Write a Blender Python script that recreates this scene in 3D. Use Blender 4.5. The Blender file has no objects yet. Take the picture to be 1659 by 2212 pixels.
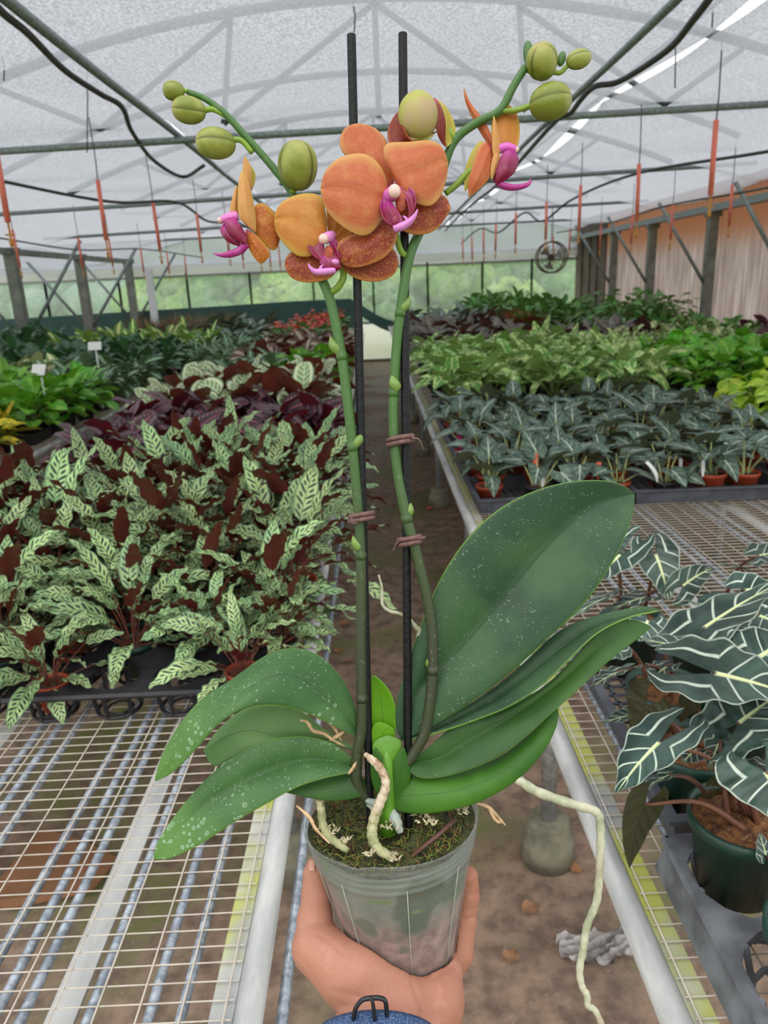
import bpy, math, random
import numpy as np
from mathutils import Vector, Matrix
random.seed(7)
SC = bpy.context.scene
COL = SC.collection
PI = math.pi
sin, cos = math.sin, math.cos
# ------------------------------------------------------------------ camera
FPX, IW, IH = 1597.0, 1659.0, 2212.0
CAMZ, ROLL = 1.5, 0.045
_x, _y = 800 - IW / 2, 609 - IH / 2
_x0 = _x * cos(ROLL) - _y * sin(ROLL); _y0 = _x * sin(ROLL) + _y * cos(ROLL)
PITCH = math.atan2(-_y0, FPX); YAW = -math.atan2(_x0, math.hypot(FPX, _y0))
CF = Vector((sin(YAW) * cos(PITCH), cos(YAW) * cos(PITCH), -sin(PITCH)))
_R = CF.cross(Vector((0, 0, 1))).normalized(); _U = _R.cross(CF)
CR = _R * cos(ROLL) - _U * sin(ROLL); CU = _R * sin(ROLL) + _U * cos(ROLL)
CC = Vector((0, 0, CAMZ))
cam = bpy.data.cameras.new('camera'); camo = bpy.data.objects.new('camera', cam); COL.objects.link(camo)
camo.matrix_world = Matrix(((CR.x, CU.x, -CF.x, 0), (CR.y, CU.y, -CF.y, 0), (CR.z, CU.z, -CF.z, CAMZ), (0, 0, 0, 1)))
cam.sensor_fit = 'VERTICAL'; cam.sensor_height = 36; cam.lens = FPX * 36 / IH; cam.clip_start = .02; cam.clip_end = 300
cam.dof.use_dof = True; cam.dof.focus_distance = .51; cam.dof.aperture_fstop = 15
SC.camera = camo
PX = .5 / FPX                                    # metres per pixel at arm's length (half a metre)
def ray(px, py): return CR * ((px - IW / 2) / FPX) - CU * ((py - IH / 2) / FPX) + CF
def H(px, py, w=0.0):                            # a point of the hand-held plant, w pixels (0.31 mm each) nearer than half a metre
    return CC + ray(px, py) * (.5 - w * PX)
def onz(px, py, z): d = ray(px, py); return CC + d * ((z - CC.z) / d.z)
def ony(px, py, y): d = ray(px, py); return CC + d * (y / d.y)
# ------------------------------------------------------------------ objects
def tag(o, label=None, cat=None, group=None, kind=None):
    if label: o['label'] = label
    if cat: o['category'] = cat
    if group: o['group'] = group
    if kind: o['kind'] = kind
    return o
def empty(name, loc=(0, 0, 0), rz=0, label=None, cat=None, group=None):
    o = bpy.data.objects.new(name, None); COL.objects.link(o); o.location = loc; o.rotation_euler = (0, 0, rz)
    o.empty_display_size = .02
    return tag(o, label, cat, group)
KIDS = {}
def copy_tree(o, parent=None):
    c = o.copy(); COL.objects.link(c)
    if parent is not None: c.parent = parent
    KIDS[c.name] = []
    for ch in KIDS.get(o.name, ()):
        KIDS[c.name].append(copy_tree(ch, c))
    return c
class MB:
    """collects vertices and faces of one part"""
    def __init__(s): s.v = []; s.f = []; s.uv = []; s.m = []; s.mi = 0
    def face(s, idx, uv=None):
        s.f.append(tuple(idx)); s.uv.append(uv or [(0, 0)] * len(idx)); s.m.append(s.mi)
    def add(s, pts): b = len(s.v); s.v.extend([tuple(p) for p in pts]); return b
    def box(s, lo, hi):
        x0, y0, z0 = lo; x1, y1, z1 = hi
        b = s.add([(x0, y0, z0), (x1, y0, z0), (x1, y1, z0), (x0, y1, z0), (x0, y0, z1), (x1, y0, z1), (x1, y1, z1), (x0, y1, z1)])
        for q in ((0, 3, 2, 1), (4, 5, 6, 7), (0, 1, 5, 4), (1, 2, 6, 5), (2, 3, 7, 6), (3, 0, 4, 7)): s.face([b + i for i in q])
    def tube(s, path, rad, n=8, cap=True, flat=1.0):
        P = [Vector(p) for p in path]; k = len(P)
        R = rad if isinstance(rad, (list, tuple)) else [rad] * k
        T = [(P[min(i + 1, k - 1)] - P[max(i - 1, 0)]).normalized() for i in range(k)]
        a = Vector((0, 0, 1)) if abs(T[0].z) < .9 else Vector((1, 0, 0))
        u = T[0].cross(a).normalized(); L = 0; b0 = len(s.v)
        vs = []
        for i in range(k):
            if i: L += (P[i] - P[i - 1]).length
            vs.append(L)
            u = (u - T[i] * u.dot(T[i])).normalized(); w = T[i].cross(u)
            for j in range(n):
                t = 2 * PI * j / n
                s.v.append(tuple(P[i] + u * (R[i] * cos(t)) + w * (R[i] * flat * sin(t))))
        for i in range(k - 1):
            for j in range(n):
                j2 = (j + 1) % n
                s.face([b0 + i * n + j, b0 + i * n + j2, b0 + (i + 1) * n + j2, b0 + (i + 1) * n + j],
                       [(j / n, vs[i]), ((j + 1) / n, vs[i]), ((j + 1) / n, vs[i + 1]), (j / n, vs[i + 1])])
        if cap:
            s.face([b0 + j for j in reversed(range(n))]); s.face([b0 + (k - 1) * n + j for j in range(n)])
    def lathe(s, prof, n=24, c=(0, 0, 0), ax=None, closed=False):
        """profile of (radius, height) turned about z, or about the frame ax=(X,Y,Z) at c"""
        X, Y, Z = ax or (Vector((1, 0, 0)), Vector((0, 1, 0)), Vector((0, 0, 1))); c = Vector(c); b = len(s.v); k = len(prof)
        for (r, h) in prof:
            for j in range(n):
                t = 2 * PI * j / n; s.v.append(tuple(c + X * (r * cos(t)) + Y * (r * sin(t)) + Z * h))
        for i in range(k - 1):
            for j in range(n):
                j2 = (j + 1) % n
                s.face([b + i * n + j, b + i * n + j2, b + (i + 1) * n + j2, b + (i + 1) * n + j],
                       [(j / n, i / k), ((j + 1) / n, i / k), ((j + 1) / n, (i + 1) / k), (j / n, (i + 1) / k)])
    def disc(s, r, z, n=20, c=(0, 0)):
        b = s.add([(c[0] + r * cos(2 * PI * j / n), c[1] + r * sin(2 * PI * j / n), z) for j in range(n)]); s.face(range(b, b + n))
    def grid(s, rows, uvs=None):
        """rows of equal length"""
        n = len(rows[0]); b = len(s.v); k = len(rows)
        for r in rows: s.v.extend([tuple(p) for p in r])
        for i in range(k - 1):
            for j in range(n - 1):
                q = [(i, j), (i, j + 1), (i + 1, j + 1), (i + 1, j)]
                s.face([b + a * n + c for a, c in q], [uvs[a][c] for a, c in q] if uvs else [(c / (n - 1), a / (k - 1)) for a, c in q])
    def ball(s, c, r, n=12, m=8, ax=None, prof=None):
        ax = ax or (Vector((1, 0, 0)), Vector((0, 1, 0)), Vector((0, 0, 1)))
        rx, ry, rz = r if isinstance(r, (list, tuple)) else (r, r, r)
        X, Y, Z = ax[0] * rx, ax[1] * ry, ax[2] * rz
        s.lathe([(max(1e-4, sin(PI * i / m)) * (prof(i / m) if prof else 1), -cos(PI * i / m)) for i in range(m + 1)], n, c, (X, Y, Z))
    def build(s, name, mats, parent=None, smooth=True, origin=None):
        me = bpy.data.meshes.new(name)
        V = s.v
        if origin is not None:
            o3 = Vector(origin); V = [(x - o3.x, y - o3.y, z - o3.z) for x, y, z in V]
        me.from_pydata(V, [], s.f)
        ul = me.uv_layers.new(name='UVMap'); flat = [c for f in s.uv for p in f for c in p]
        ul.data.foreach_set('uv', flat)
        if not isinstance(mats, (list, tuple)): mats = [mats]
        for m in mats: me.materials.append(m)
        me.polygons.foreach_set('material_index', s.m)
        if smooth: me.polygons.foreach_set('use_smooth', [True] * len(s.f))
        me.update()
        o = bpy.data.objects.new(name, me); COL.objects.link(o)
        if origin is not None: o.location = origin
        if parent is not None:
            o.parent = parent; KIDS.setdefault(parent.name, []).append(o)
        return o
def auto_smooth(o, deg=40):
    me = o.data; ang = math.radians(deg)
    import bmesh
    bm = bmesh.new(); bm.from_mesh(me)
    bmesh.ops.recalc_face_normals(bm, faces=bm.faces)
    for e in bm.edges:
        if len(e.link_faces) == 2 and e.calc_face_angle(0) > ang: e.smooth = False
    bm.to_mesh(me); bm.free(); return o
# ------------------------------------------------------------------ curves
def smooth_path(pts, per=8):
    P = [np.array(p, float) for p in pts]; out = []
    Q = [2 * P[0] - P[1]] + P + [2 * P[-1] - P[-2]]
    for i in range(1, len(Q) - 2):
        for k in range(per):
            t = k / per; a, b, c, d = Q[i - 1], Q[i], Q[i + 1], Q[i + 2]
            out.append(.5 * (2 * b + (c - a) * t + (2 * a - 5 * b + 4 * c - d) * t * t + (3 * b - a - 3 * c + d) * t ** 3))
    out.append(P[-1]); return out
def resample(pts, n, per=10):
    S = np.array(smooth_path(pts, per)); d = np.r_[0, np.cumsum(np.linalg.norm(np.diff(S[:, :2], axis=0), axis=1))]
    t = np.linspace(0, d[-1], n); return np.stack([np.interp(t, d, S[:, k]) for k in range(S.shape[1])], 1)
# ------------------------------------------------------------------ materials
def lin(r, g, b):
    f = lambda c: c / 12.92 if c <= .04045 else ((c + .055) / 1.055) ** 2.4
    return (f(r / 255), f(g / 255), f(b / 255), 1)
class M:
    """small node-graph writer"""
    def __init__(s, name):
        s.mat = bpy.data.materials.new(name); s.mat.use_nodes = True; s.t = s.mat.node_tree; s.n = s.t.nodes; s.l = s.t.links
        s.n.clear(); s.out = s.n.new('ShaderNodeOutputMaterial')
        s._tc = None
    def tc(s, which='Object'):
        if s._tc is None: s._tc = s.n.new('ShaderNodeTexCoord')
        return s._tc.outputs[which]
    def put(s, sock, v):
        if isinstance(v, bpy.types.NodeSocket): s.l.new(v, sock)
        elif v is not None:
            try: sock.default_value = v
            except Exception: sock.default_value = v[:3]
    def math(s, op, a, b=0.0, c=None, clamp=False):
        n = s.n.new('ShaderNodeMath'); n.operation = op; n.use_clamp = clamp
        s.put(n.inputs[0], a); s.put(n.inputs[1], b)
        if c is not None: s.put(n.inputs[2], c)
        return n.outputs[0]
    def step(s, x, e0, e1):                       # smooth 0..1 as x goes e0..e1
        n = s.n.new('ShaderNodeMapRange'); n.interpolation_type = 'SMOOTHSTEP'
        s.put(n.inputs[0], x); n.inputs[1].default_value = e0; n.inputs[2].default_value = e1
        n.inputs[3].default_value = 0; n.inputs[4].default_value = 1
        return n.outputs[0]
    def mix(s, f, a, b):
        n = s.n.new('ShaderNodeMix'); n.data_type = 'RGBA'
        s.put(n.inputs[0], f); s.put(n.inputs[6], a); s.put(n.inputs[7], b); return n.outputs[2]
    def noise(s, scale, detail=3, rough=.55, vec=None, out=0, stretch=None):
        n = s.n.new('ShaderNodeTexNoise'); n.inputs['Scale'].default_value = scale; n.inputs['Detail'].default_value = detail
        n.inputs['Roughness'].default_value = rough
        v = vec if vec is not None else s.tc()
        if stretch: 
            m = s.n.new('ShaderNodeMapping'); m.inputs['Scale'].default_value = stretch; s.l.new(v, m.inputs[0]); v = m.outputs[0]
        s.l.new(v, n.inputs['Vector']); return n.outputs[out]
    def voro(s, scale, vec=None, feature='F1', out='Distance', rnd=1):
        n = s.n.new('ShaderNodeTexVoronoi'); n.feature = feature; n.inputs['Scale'].default_value = scale; n.inputs['Randomness'].default_value = rnd
        s.l.new(vec if vec is not None else s.tc(), n.inputs['Vector']); return n.outputs[out]
    def sep(s, v):
        n = s.n.new('ShaderNodeSeparateXYZ'); s.l.new(v, n.inputs[0]); return n.outputs
    def uv(s):
        n = s.n.new('ShaderNodeUVMap'); o = s.sep(n.outputs[0]); return n.outputs[0], o[0], o[1]
    def objrand(s): return s.n.new('ShaderNodeObjectInfo').outputs['Random']
    def back(s): return s.n.new('ShaderNodeNewGeometry').outputs['Backfacing']
    def bump(s, h, strength=.3, dist=.002):
        n = s.n.new('ShaderNodeBump'); n.inputs['Strength'].default_value = strength; n.inputs['Distance'].default_value = dist
        s.l.new(h, n.inputs['Height']); return n.outputs[0]
    def hsv(s, col, h=.5, sat=1., v=1.):
        n = s.n.new('ShaderNodeHueSaturation'); s.put(n.inputs['Hue'], h); s.put(n.inputs['Saturation'], sat); s.put(n.inputs['Value'], v)
        s.put(n.inputs['Color'], col); return n.outputs[0]
    def bsdf(s, col, rough=.5, metal=0, normal=None, spec=.5, trans=0, sss=0, coat=0, alpha=None):
        n = s.n.new('ShaderNodeBsdfPrincipled'); s.put(n.inputs['Base Color'], col); s.put(n.inputs['Roughness'], rough)
        s.put(n.inputs['Metallic'], metal); s.put(n.inputs['Specular IOR Level'], spec)
        if normal is not None: s.l.new(normal, n.inputs['Normal'])
        if trans: n.inputs['Transmission Weight'].default_value = trans
        if sss: n.inputs['Subsurface Weight'].default_value = sss; n.inputs['Subsurface Radius'].default_value = (.01, .004, .002); n.inputs['Subsurface Scale'].default_value = .6
        if coat: n.inputs['Coat Weight'].default_value = coat
        return n.outputs[0]
    def translucent(s, col):
        n = s.n.new('ShaderNodeBsdfTranslucent'); s.put(n.inputs[0], col); return n.outputs[0]
    def clear(s, col=(1, 1, 1, 1)):
        n = s.n.new('ShaderNodeBsdfTransparent'); s.put(n.inputs[0], col); return n.outputs[0]
    def mixs(s, f, a, b):
        n = s.n.new('ShaderNodeMixShader'); s.put(n.inputs[0], f); s.l.new(a, n.inputs[1]); s.l.new(b, n.inputs[2]); return n.outputs[0]
    def done(s, sh): s.l.new(sh, s.out.inputs[0]); return s.mat
def plain(name, col, rough=.5, metal=0, var=.0, scale=20, bump=0, spec=.5):
    m = M(name); c = col
    if var or bump: nz = m.noise(scale, 4)
    if var: c = m.mix(m.step(nz, .3, .7), tuple(max(0, x * (1 - var)) for x in col[:3]) + (1,), tuple(min(1, x * (1 + var)) for x in col[:3]) + (1,))
    return m.done(m.bsdf(c, rough, metal, m.bump(nz, bump, .003) if bump else None, spec))
def leafmat(name, front, back, rough=.38, tl=.25, bump=.25, bscale=60):
    """front(m, U, V, side) -> colour socket; the underside has its own colour"""
    m = M(name); _, U, V = m.uv(); a = m.math('MULTIPLY', m.math('ABSOLUTE', m.math('SUBTRACT', U, .5)), 2)
    r = m.objrand()
    cf = front(m, a, V, U)
    cf = m.hsv(cf, m.math('ADD', .485, m.math('MULTIPLY', r, .03)), 1, m.math('ADD', 1.0, m.math('MULTIPLY', r, .45)))
    col = m.mix(m.back(), cf, back)
    rib = m.math('MULTIPLY', m.math('SINE', m.math('MULTIPLY', m.math('SUBTRACT', V, m.math('MULTIPLY', a, .25)), bscale)), m.step(a, 0, .15))
    rib = m.math('ADD', rib, m.math('MULTIPLY', m.step(a, .0, .05), 1.5))
    sh = m.bsdf(col, rough, normal=m.bump(rib, bump, .0015), spec=.45)
    if tl: sh = m.mixs(tl, sh, m.translucent(m.hsv(col, .5, 1.1, 1.1)))
    return m.done(sh)
# ================================================================== nursery plants
black_plastic = plain('black_plastic', lin(38, 38, 41), .5, var=.25, scale=30)
grey_plastic = plain('grey_tray_plastic', lin(82, 85, 92), .6, var=.3, scale=14, bump=.1)
worn_plastic = plain('worn_grey_plastic', lin(104, 106, 110), .65, var=.35, scale=22, bump=.15)
green_plastic = plain('dark_green_plastic', lin(28, 62, 50), .4, var=.15, scale=20)
clay_plastic = plain('clay_orange_plastic', lin(172, 70, 42), .5, var=.15, scale=20)
def _soil(name='potting_soil', base=(104, 76, 54), dark=(58, 40, 28)):
    m = M(name); nz = m.noise(90, 5, .7); c = m.mix(m.step(nz, .35, .68), lin(*dark), lin(*base))
    v = m.voro(260); c = m.mix(m.math('LESS_THAN', v, .16), c, lin(190, 170, 145))
    return m.done(m.bsdf(c, .9, normal=m.bump(nz, .9, .006)))
soil_mat = _soil(); coco_mat = _soil('coir_soil', (150, 100, 58), (78, 46, 24))
stem_green = plain('leaf_stalk_green', lin(118, 140, 70), .5, var=.2, scale=40)
stem_dark = plain('leaf_stalk_maroon', lin(110, 60, 45), .5, var=.25, scale=30)
stem_red = plain('leaf_stalk_reddish', lin(112, 72, 54), .5, var=.25, scale=30)
stem_pale = plain('leaf_stalk_pale', lin(176, 184, 120), .5, var=.15, scale=30)

def f_rattle(m, a, V, U):
    t = m.math('SUBTRACT', m.math('MULTIPLY', V, 10), m.math('MULTIPLY', a, 1.5)); k = m.math('FRACT', t)
    par = m.math('GREATER_THAN', m.math('FRACT', m.math('MULTIPLY', m.math('SUBTRACT', t, k), .5)), .25)
    par = m.math('ABSOLUTE', m.math('SUBTRACT', par, m.math('GREATER_THAN', U, .5)))
    e = m.math('ADD', m.math('POWER', m.math('DIVIDE', m.math('SUBTRACT', k, .5), .3), 2),
               m.math('POWER', m.math('DIVIDE', m.math('SUBTRACT', a, .42), m.math('ADD', .2, m.math('MULTIPLY', par, .2))), 2))
    base = m.mix(m.step(m.noise(9, 2), .35, .65), lin(128, 160, 108), lin(172, 196, 132))
    c = m.mix(m.step(e, 1.15, .75), base, lin(46, 66, 54))
    c = m.mix(m.step(a, .82, .93), c, lin(92, 120, 88))
    return m.mix(m.step(a, .05, .015), c, lin(70, 98, 60))
def f_maroon(m, a, V, U):
    st = m.math('SINE', m.math('MULTIPLY', m.math('SUBTRACT', V, m.math('MULTIPLY', a, .25)), 60))
    c = m.mix(m.step(st, .0, .9), lin(52, 30, 38), lin(80, 56, 60))
    ring = m.step(m.math('ABSOLUTE', m.math('SUBTRACT', a, .66)), .16, .03)
    c = m.mix(m.math('MULTIPLY', ring, m.step(st, -.6, .5)), c, lin(158, 116, 122))
    return m.mix(m.step(a, .06, .02), c, lin(196, 92, 122))
def f_mako(m, a, V, U):
    st = m.math('SINE', m.math('MULTIPLY', m.math('SUBTRACT', V, m.math('MULTIPLY', a, .3)), 34))
    c = m.mix(m.step(st, .2, .8), lin(176, 192, 146), lin(92, 118, 72))
    c = m.mix(m.step(a, .52, .62), c, lin(208, 214, 176))
    c = m.mix(m.step(a, .8, .9), c, lin(84, 104, 72))
    return m.mix(m.step(a, .06, .02), c, lin(210, 220, 180))
def f_polly(m, a, V, U):
    c = m.mix(m.step(m.noise(14, 3), .35, .7), lin(26, 46, 38), lin(60, 82, 72))
    pos = m.step(V, -.02, .02)
    k = m.math('ABSOLUTE', m.math('SUBTRACT', m.math('FRACT', m.math('MULTIPLY', m.math('SUBTRACT', V, m.math('MULTIPLY', a, .3)), 3.6)), .5))
    vein = m.math('MULTIPLY', m.math('MULTIPLY', m.step(k, .075, .03), pos), m.step(a, 1.15, .7))
    lob = m.math('MULTIPLY', m.step(m.math('ABSOLUTE', m.math('SUBTRACT', a, .45)), .07, .03), m.math('SUBTRACT', 1, pos))
    mid = m.math('MULTIPLY', m.step(a, .085, .04), pos)
    edge = m.math('MULTIPLY', m.step(a, .93, .965), .55)
    f = m.math('MAXIMUM', m.math('MAXIMUM', m.math('MULTIPLY', vein, .85), m.math('MULTIPLY', lob, .85)), m.math('MAXIMUM', mid, edge))
    return m.mix(f, c, m.mix(mid, lin(196, 208, 190), lin(206, 218, 158)))
def f_velvet(m, a, V, U):
    c = m.mix(m.step(m.noise(20, 3), .35, .7), lin(54, 74, 62), lin(94, 116, 100))
    pos = m.step(V, -.02, .02)
    k = m.math('ABSOLUTE', m.math('SUBTRACT', m.math('FRACT', m.math('MULTIPLY', m.math('SUBTRACT', V, m.math('MULTIPLY', a, .35)), 3.4)), .5))
    vein = m.math('MULTIPLY', m.math('MULTIPLY', m.step(k, .07, .02), pos), m.step(a, 1.0, .4))
    f = m.math('MAXIMUM', m.math('MULTIPLY', vein, .6), m.math('MULTIPLY', m.step(a, .1, .04), m.math('ADD', .35, m.math('MULTIPLY', pos, .55))))
    return m.mix(f, c, lin(190, 202, 182))
def f_mottle(c1, c2, c3, sc=22, e=(.45, .6)):
    def f(m, a, V, U):
        u, _, _ = m.uv()
        c = m.mix(m.step(m.noise(sc, 4, .6), *e), lin(*c1), lin(*c2))
        return m.mix(m.step(a, .1, .03), c, lin(*c3))
    return f
def f_centre(c1, c2, w=.55):
    def f(m, a, V, U):
        nz = m.math('MULTIPLY', m.noise(40, 3), .5)
        return m.mix(m.step(m.math('ADD', a, nz), w + .2, w - .05), lin(*c1), lin(*c2))
    return f
LM = {}
def lm(k, *a, **kw): LM[k] = leafmat(k + '_leaf', *a, **kw)
lm('rattle', f_rattle, lin(98, 38, 36), tl=.12, rough=.4)
lm('maroon', f_maroon, lin(112, 40, 48), tl=.12, rough=.35)
lm('mako', f_mako, lin(112, 52, 42), tl=.14, rough=.36)
lm('polly', f_polly, lin(62, 62, 40), tl=.08, rough=.3, bump=.35, bscale=30)
lm('velvet', f_velvet, lin(104, 112, 84), tl=.1, rough=.5)
lm('syng', f_mottle((96, 142, 62), (196, 216, 136), (210, 224, 160), 26), lin(130, 160, 90), tl=.25)
lm('lime', f_mottle((140, 184, 40), (196, 222, 70), (214, 228, 110), 14), lin(150, 190, 60), tl=.3, rough=.35)
lm('bright', f_mottle((84, 150, 40), (128, 184, 58), (150, 200, 90), 14), lin(110, 160, 60), tl=.28, rough=.3)
lm('pale', f_mottle((120, 142, 84), (200, 208, 158), (206, 212, 160), 30), lin(150, 165, 110), tl=.2)
lm('dark', f_mottle((30, 66, 38), (52, 96, 52), (90, 130, 80), 12), lin(70, 110, 66), tl=.15, rough=.25)
lm('mid', f_mottle((60, 112, 48), (98, 146, 66), (130, 170, 90), 12), lin(100, 140, 70), tl=.22, rough=.3)
lm('silver', f_centre((62, 98, 60), (150, 176, 142), .5), lin(110, 130, 90), tl=.15)
lm('dief', f_centre((84, 132, 56), (208, 218, 132), .5), lin(140, 170, 90), tl=.22)
lm('cream', f_centre((120, 148, 84), (222, 214, 170), .62), lin(160, 170, 120), tl=.22)
lm('pink', f_centre((128, 132, 88), (226, 178, 150), .75), lin(180, 150, 120), tl=.2)
lm('croton', f_mottle((124, 132, 30), (214, 186, 44), (226, 190, 60), 18, (.38, .55)), lin(150, 140, 50), tl=.25)
lm('begonia', f_mottle((62, 66, 58), (112, 104, 92), (140, 120, 105), 20), lin(100, 66, 56), tl=.12, rough=.4)
lm('redleaf', f_mottle((120, 44, 34), (190, 74, 44), (190, 90, 60), 16), lin(140, 60, 50), tl=.2)
lm('purple', f_mottle((62, 34, 46), (92, 52, 66), (120, 70, 80), 16), lin(90, 50, 60), tl=.15)
lm('bronze', f_centre((88, 66, 50), (176, 164, 138), .5), lin(116, 66, 54), tl=.15)
lm('redflower', f_mottle((200, 66, 56), (222, 98, 82), (220, 110, 90), 10), lin(210, 90, 80), tl=.3)
lm('grassy', f_mottle((112, 92, 56), (150, 124, 78), (140, 110, 70), 10), lin(120, 100, 64), tl=.25, bump=.05)
lm('redgrass', f_mottle((172, 84, 60), (196, 106, 76), (180, 100, 70), 10), lin(140, 80, 60), tl=.25, bump=.05)
lm('darkgrass', f_mottle((60, 42, 34), (88, 62, 46), (80, 60, 44), 10), lin(80, 60, 44), tl=.2, bump=.05)

P_lance = lambda t: max(.02, sin(PI * t ** .72)) ** .75
P_oval = lambda t: max(.02, sin(PI * t ** .85)) ** .62
P_round = lambda t: max(.02, sin(PI * t ** .8)) ** .5
P_strap = lambda t: max(.03, min(1, t * 6 + .35) * (1 - t ** 3)) 
def blade(mb, base, az, el, L, W, droop=.8, prof=P_lance, fold=.18, wave=(0, 0), nu=2, nv=7, roll=0, lobe=0, ph=0, S0=None):
    """one leaf blade; el and droop in radians; lobe is the length of the basal lobes over L"""
    base = Vector(base)
    def frame(t):
        e = el - droop * max(t, -.2)
        T = Vector((cos(e) * cos(az), cos(e) * sin(az), sin(e))); S = Vector((-sin(az), cos(az), 0)); N = T.cross(S)
        return T, S * cos(roll) + N * sin(roll), N * cos(roll) - S * sin(roll)
    n2 = nv * 3; pos = {0: base.copy()}; spine = []
    k = 40; p = base.copy(); fw = [p.copy()]
    for i in range(k):
        T, _, _ = frame((i + .5) / k); p = p + T * (L / k); fw.append(p.copy())
    def spt(t):
        if t < 0: return base + frame(t)[0] * (t * L)
        f = t * k; i = min(k - 1, int(f)); return fw[i].lerp(fw[i + 1], f - i)
    def pt(t, x, xo):
        T, S, N = frame(t); e = abs(x) / max(W, 1e-6)
        z = abs(x) * fold + (sin(t * wave[1] * 2 * PI + ph + (1.3 if x > 0 else 0)) * wave[0] * W * (abs(x) / max(xo, 1e-6)) ** 1.5 if xo > 0 else 0)
        return spt(t) + S * x + N * z
    if not lobe:
        rows, uv = [], []
        for i in range(nv + 1):
            t = i / nv; w = W * prof(t)
            rows.append([pt(t, w * (1 - j / nu), w) for j in range(2 * nu + 1)]); uv.append([(.5 + .5 * (1 - j / nu), t) for j in range(2 * nu + 1)])
        mb.grid(rows, uv)
    else:
        for sd in (1, -1):
            rows, uv = [], []
            for i in range(nv + 1):
                t = -lobe + (1 + lobe) * (i / nv)
                if t < 0:
                    q = -t / lobe; xo = W * (.30 + .66 * math.sqrt(max(0, 1 - q ** 2.2))); xi = W * (.30 * min(1, q * 1.4)); xo = max(xo, xi + .001)
                else:
                    xo = W * .96 * max(0.005, (1 - t ** 1.25)) ** .8; xi = 0
                r, u = [], []
                for j in range(nu + 1):
                    e = j / nu; x = xi + (xo - xi) * e
                    r.append(pt(t, sd * x, xo)); u.append((.5 + sd * .5 * e, t))
                if sd > 0: r.reverse(); u.reverse()
                rows.append(r); uv.append(u)
            mb.grid(rows, uv)
def add_pot(mb, r, h, n=16, z0=0):
    mb.lathe([(.02, z0 + .002), (.70 * r, z0), (.93 * r, z0 + .84 * h), (1.0 * r, z0 + .85 * h), (1.02 * r, z0 + h), (.95 * r, z0 + h), (.93 * r, z0 + .86 * h), (.9 * r, z0 + .8 * h)], n)
def rosette(mb, stems, n, el, L, W, pet, droop, prof=P_lance, fold=.18, wave=(0, 0), lobe=0, z0=.08, r0=.012, seed=1, nv=7, nu=2, sr=.0016, rollj=.4, tilt=0.5, stem=True):
    rd = random.Random(seed)
    for i in range(n):
        az = i * 2.39996 + rd.uniform(-.35, .35); q = (i + .5) / n                 # q: 0 inner .. 1 outer
        e = el[1] + (el[0] - el[1]) * q + rd.uniform(-.15, .15); e = min(1.5, e)
        ln = rd.uniform(*L); w = rd.uniform(*W); p = rd.uniform(*pet)
        o = Vector((cos(az) * r0 * rd.random(), sin(az) * r0 * rd.random(), z0))
        pts = [o]; ee = min(1.5, e + .25)
        for s in range(3):
            ee2 = ee - .12 * s; pts.append(pts[-1] + Vector((cos(ee2) * cos(az), cos(ee2) * sin(az), sin(ee2))) * (p / 3))
        if stem:
            mb.mi = 1; mb.tube(pts, [sr * 1.3, sr * 1.1, sr, sr * .9], 5, cap=False)
        mb.mi = 0
        blade(mb, pts[-1], az + rd.uniform(-.2, .2), e - tilt * rd.uniform(.5, 1.2), ln, w, droop * rd.uniform(.6, 1.3), prof, fold, wave, nu, nv, rd.uniform(-rollj, rollj), lobe, rd.random() * 6)
D2 = math.radians
#        look, category-noun, pot, soil, stem, rosette params
KIND = {
 'rattle': dict(name='potted_calathea', pot=(.05, .09), pm=[green_plastic, clay_plastic], stem=stem_dark,
    kw=dict(n=26, el=(.15, 1.45), L=(.11, .175), W=(.020, .029), pet=(.05, .16), droop=.65, wave=(.18, 3.6), nv=14, nu=2, tilt=.32, rollj=.55)),
 'maroon': dict(name='potted_calathea', pot=(.065, .09), pm=[green_plastic], stem=stem_dark,
    kw=dict(n=20, el=(.0, 1.25), L=(.12, .16), W=(.05, .064), pet=(.05, .12), droop=.7, prof=P_round, wave=(.06, 2), nv=8, tilt=.6, rollj=.8)),
 'mako': dict(name='potted_calathea', pot=(.065, .09), pm=[black_plastic], stem=stem_dark,
    kw=dict(n=17, el=(.15, 1.35), L=(.13, .18), W=(.055, .07), pet=(.07, .16), droop=.6, prof=P_round, wave=(.06, 2), nv=8, tilt=.45, rollj=.8)),
 'velvet': dict(name='potted_alocasia', pot=(.048, .07), pm=[clay_plastic, clay_plastic, black_plastic], stem=stem_pale,
    kw=dict(n=6, el=(.5, 1.35), L=(.08, .12), W=(.034, .045), pet=(.06, .13), droop=.5, lobe=.32, nv=8, tilt=1.1, rollj=.5, sr=.0028, fold=.12)),
 'syng': dict(name='potted_arrowhead', pot=(.055, .09), pm=[black_plastic], stem=stem_green,
    kw=dict(n=13, el=(.5, 1.45), L=(.09, .14), W=(.034, .048), pet=(.08, .22), droop=.6, lobe=.28, nv=6, tilt=.9, rollj=.6)),
 'lime': dict(name='potted_pothos', pot=(.06, .09), pm=[black_plastic], stem=stem_green,
    kw=dict(n=22, el=(.0, 1.3), L=(.08, .13), W=(.03, .042), pet=(.05, .13), droop=.9, prof=P_oval, nv=5, tilt=.8, rollj=.6)),
}
VARS = {}
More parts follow.
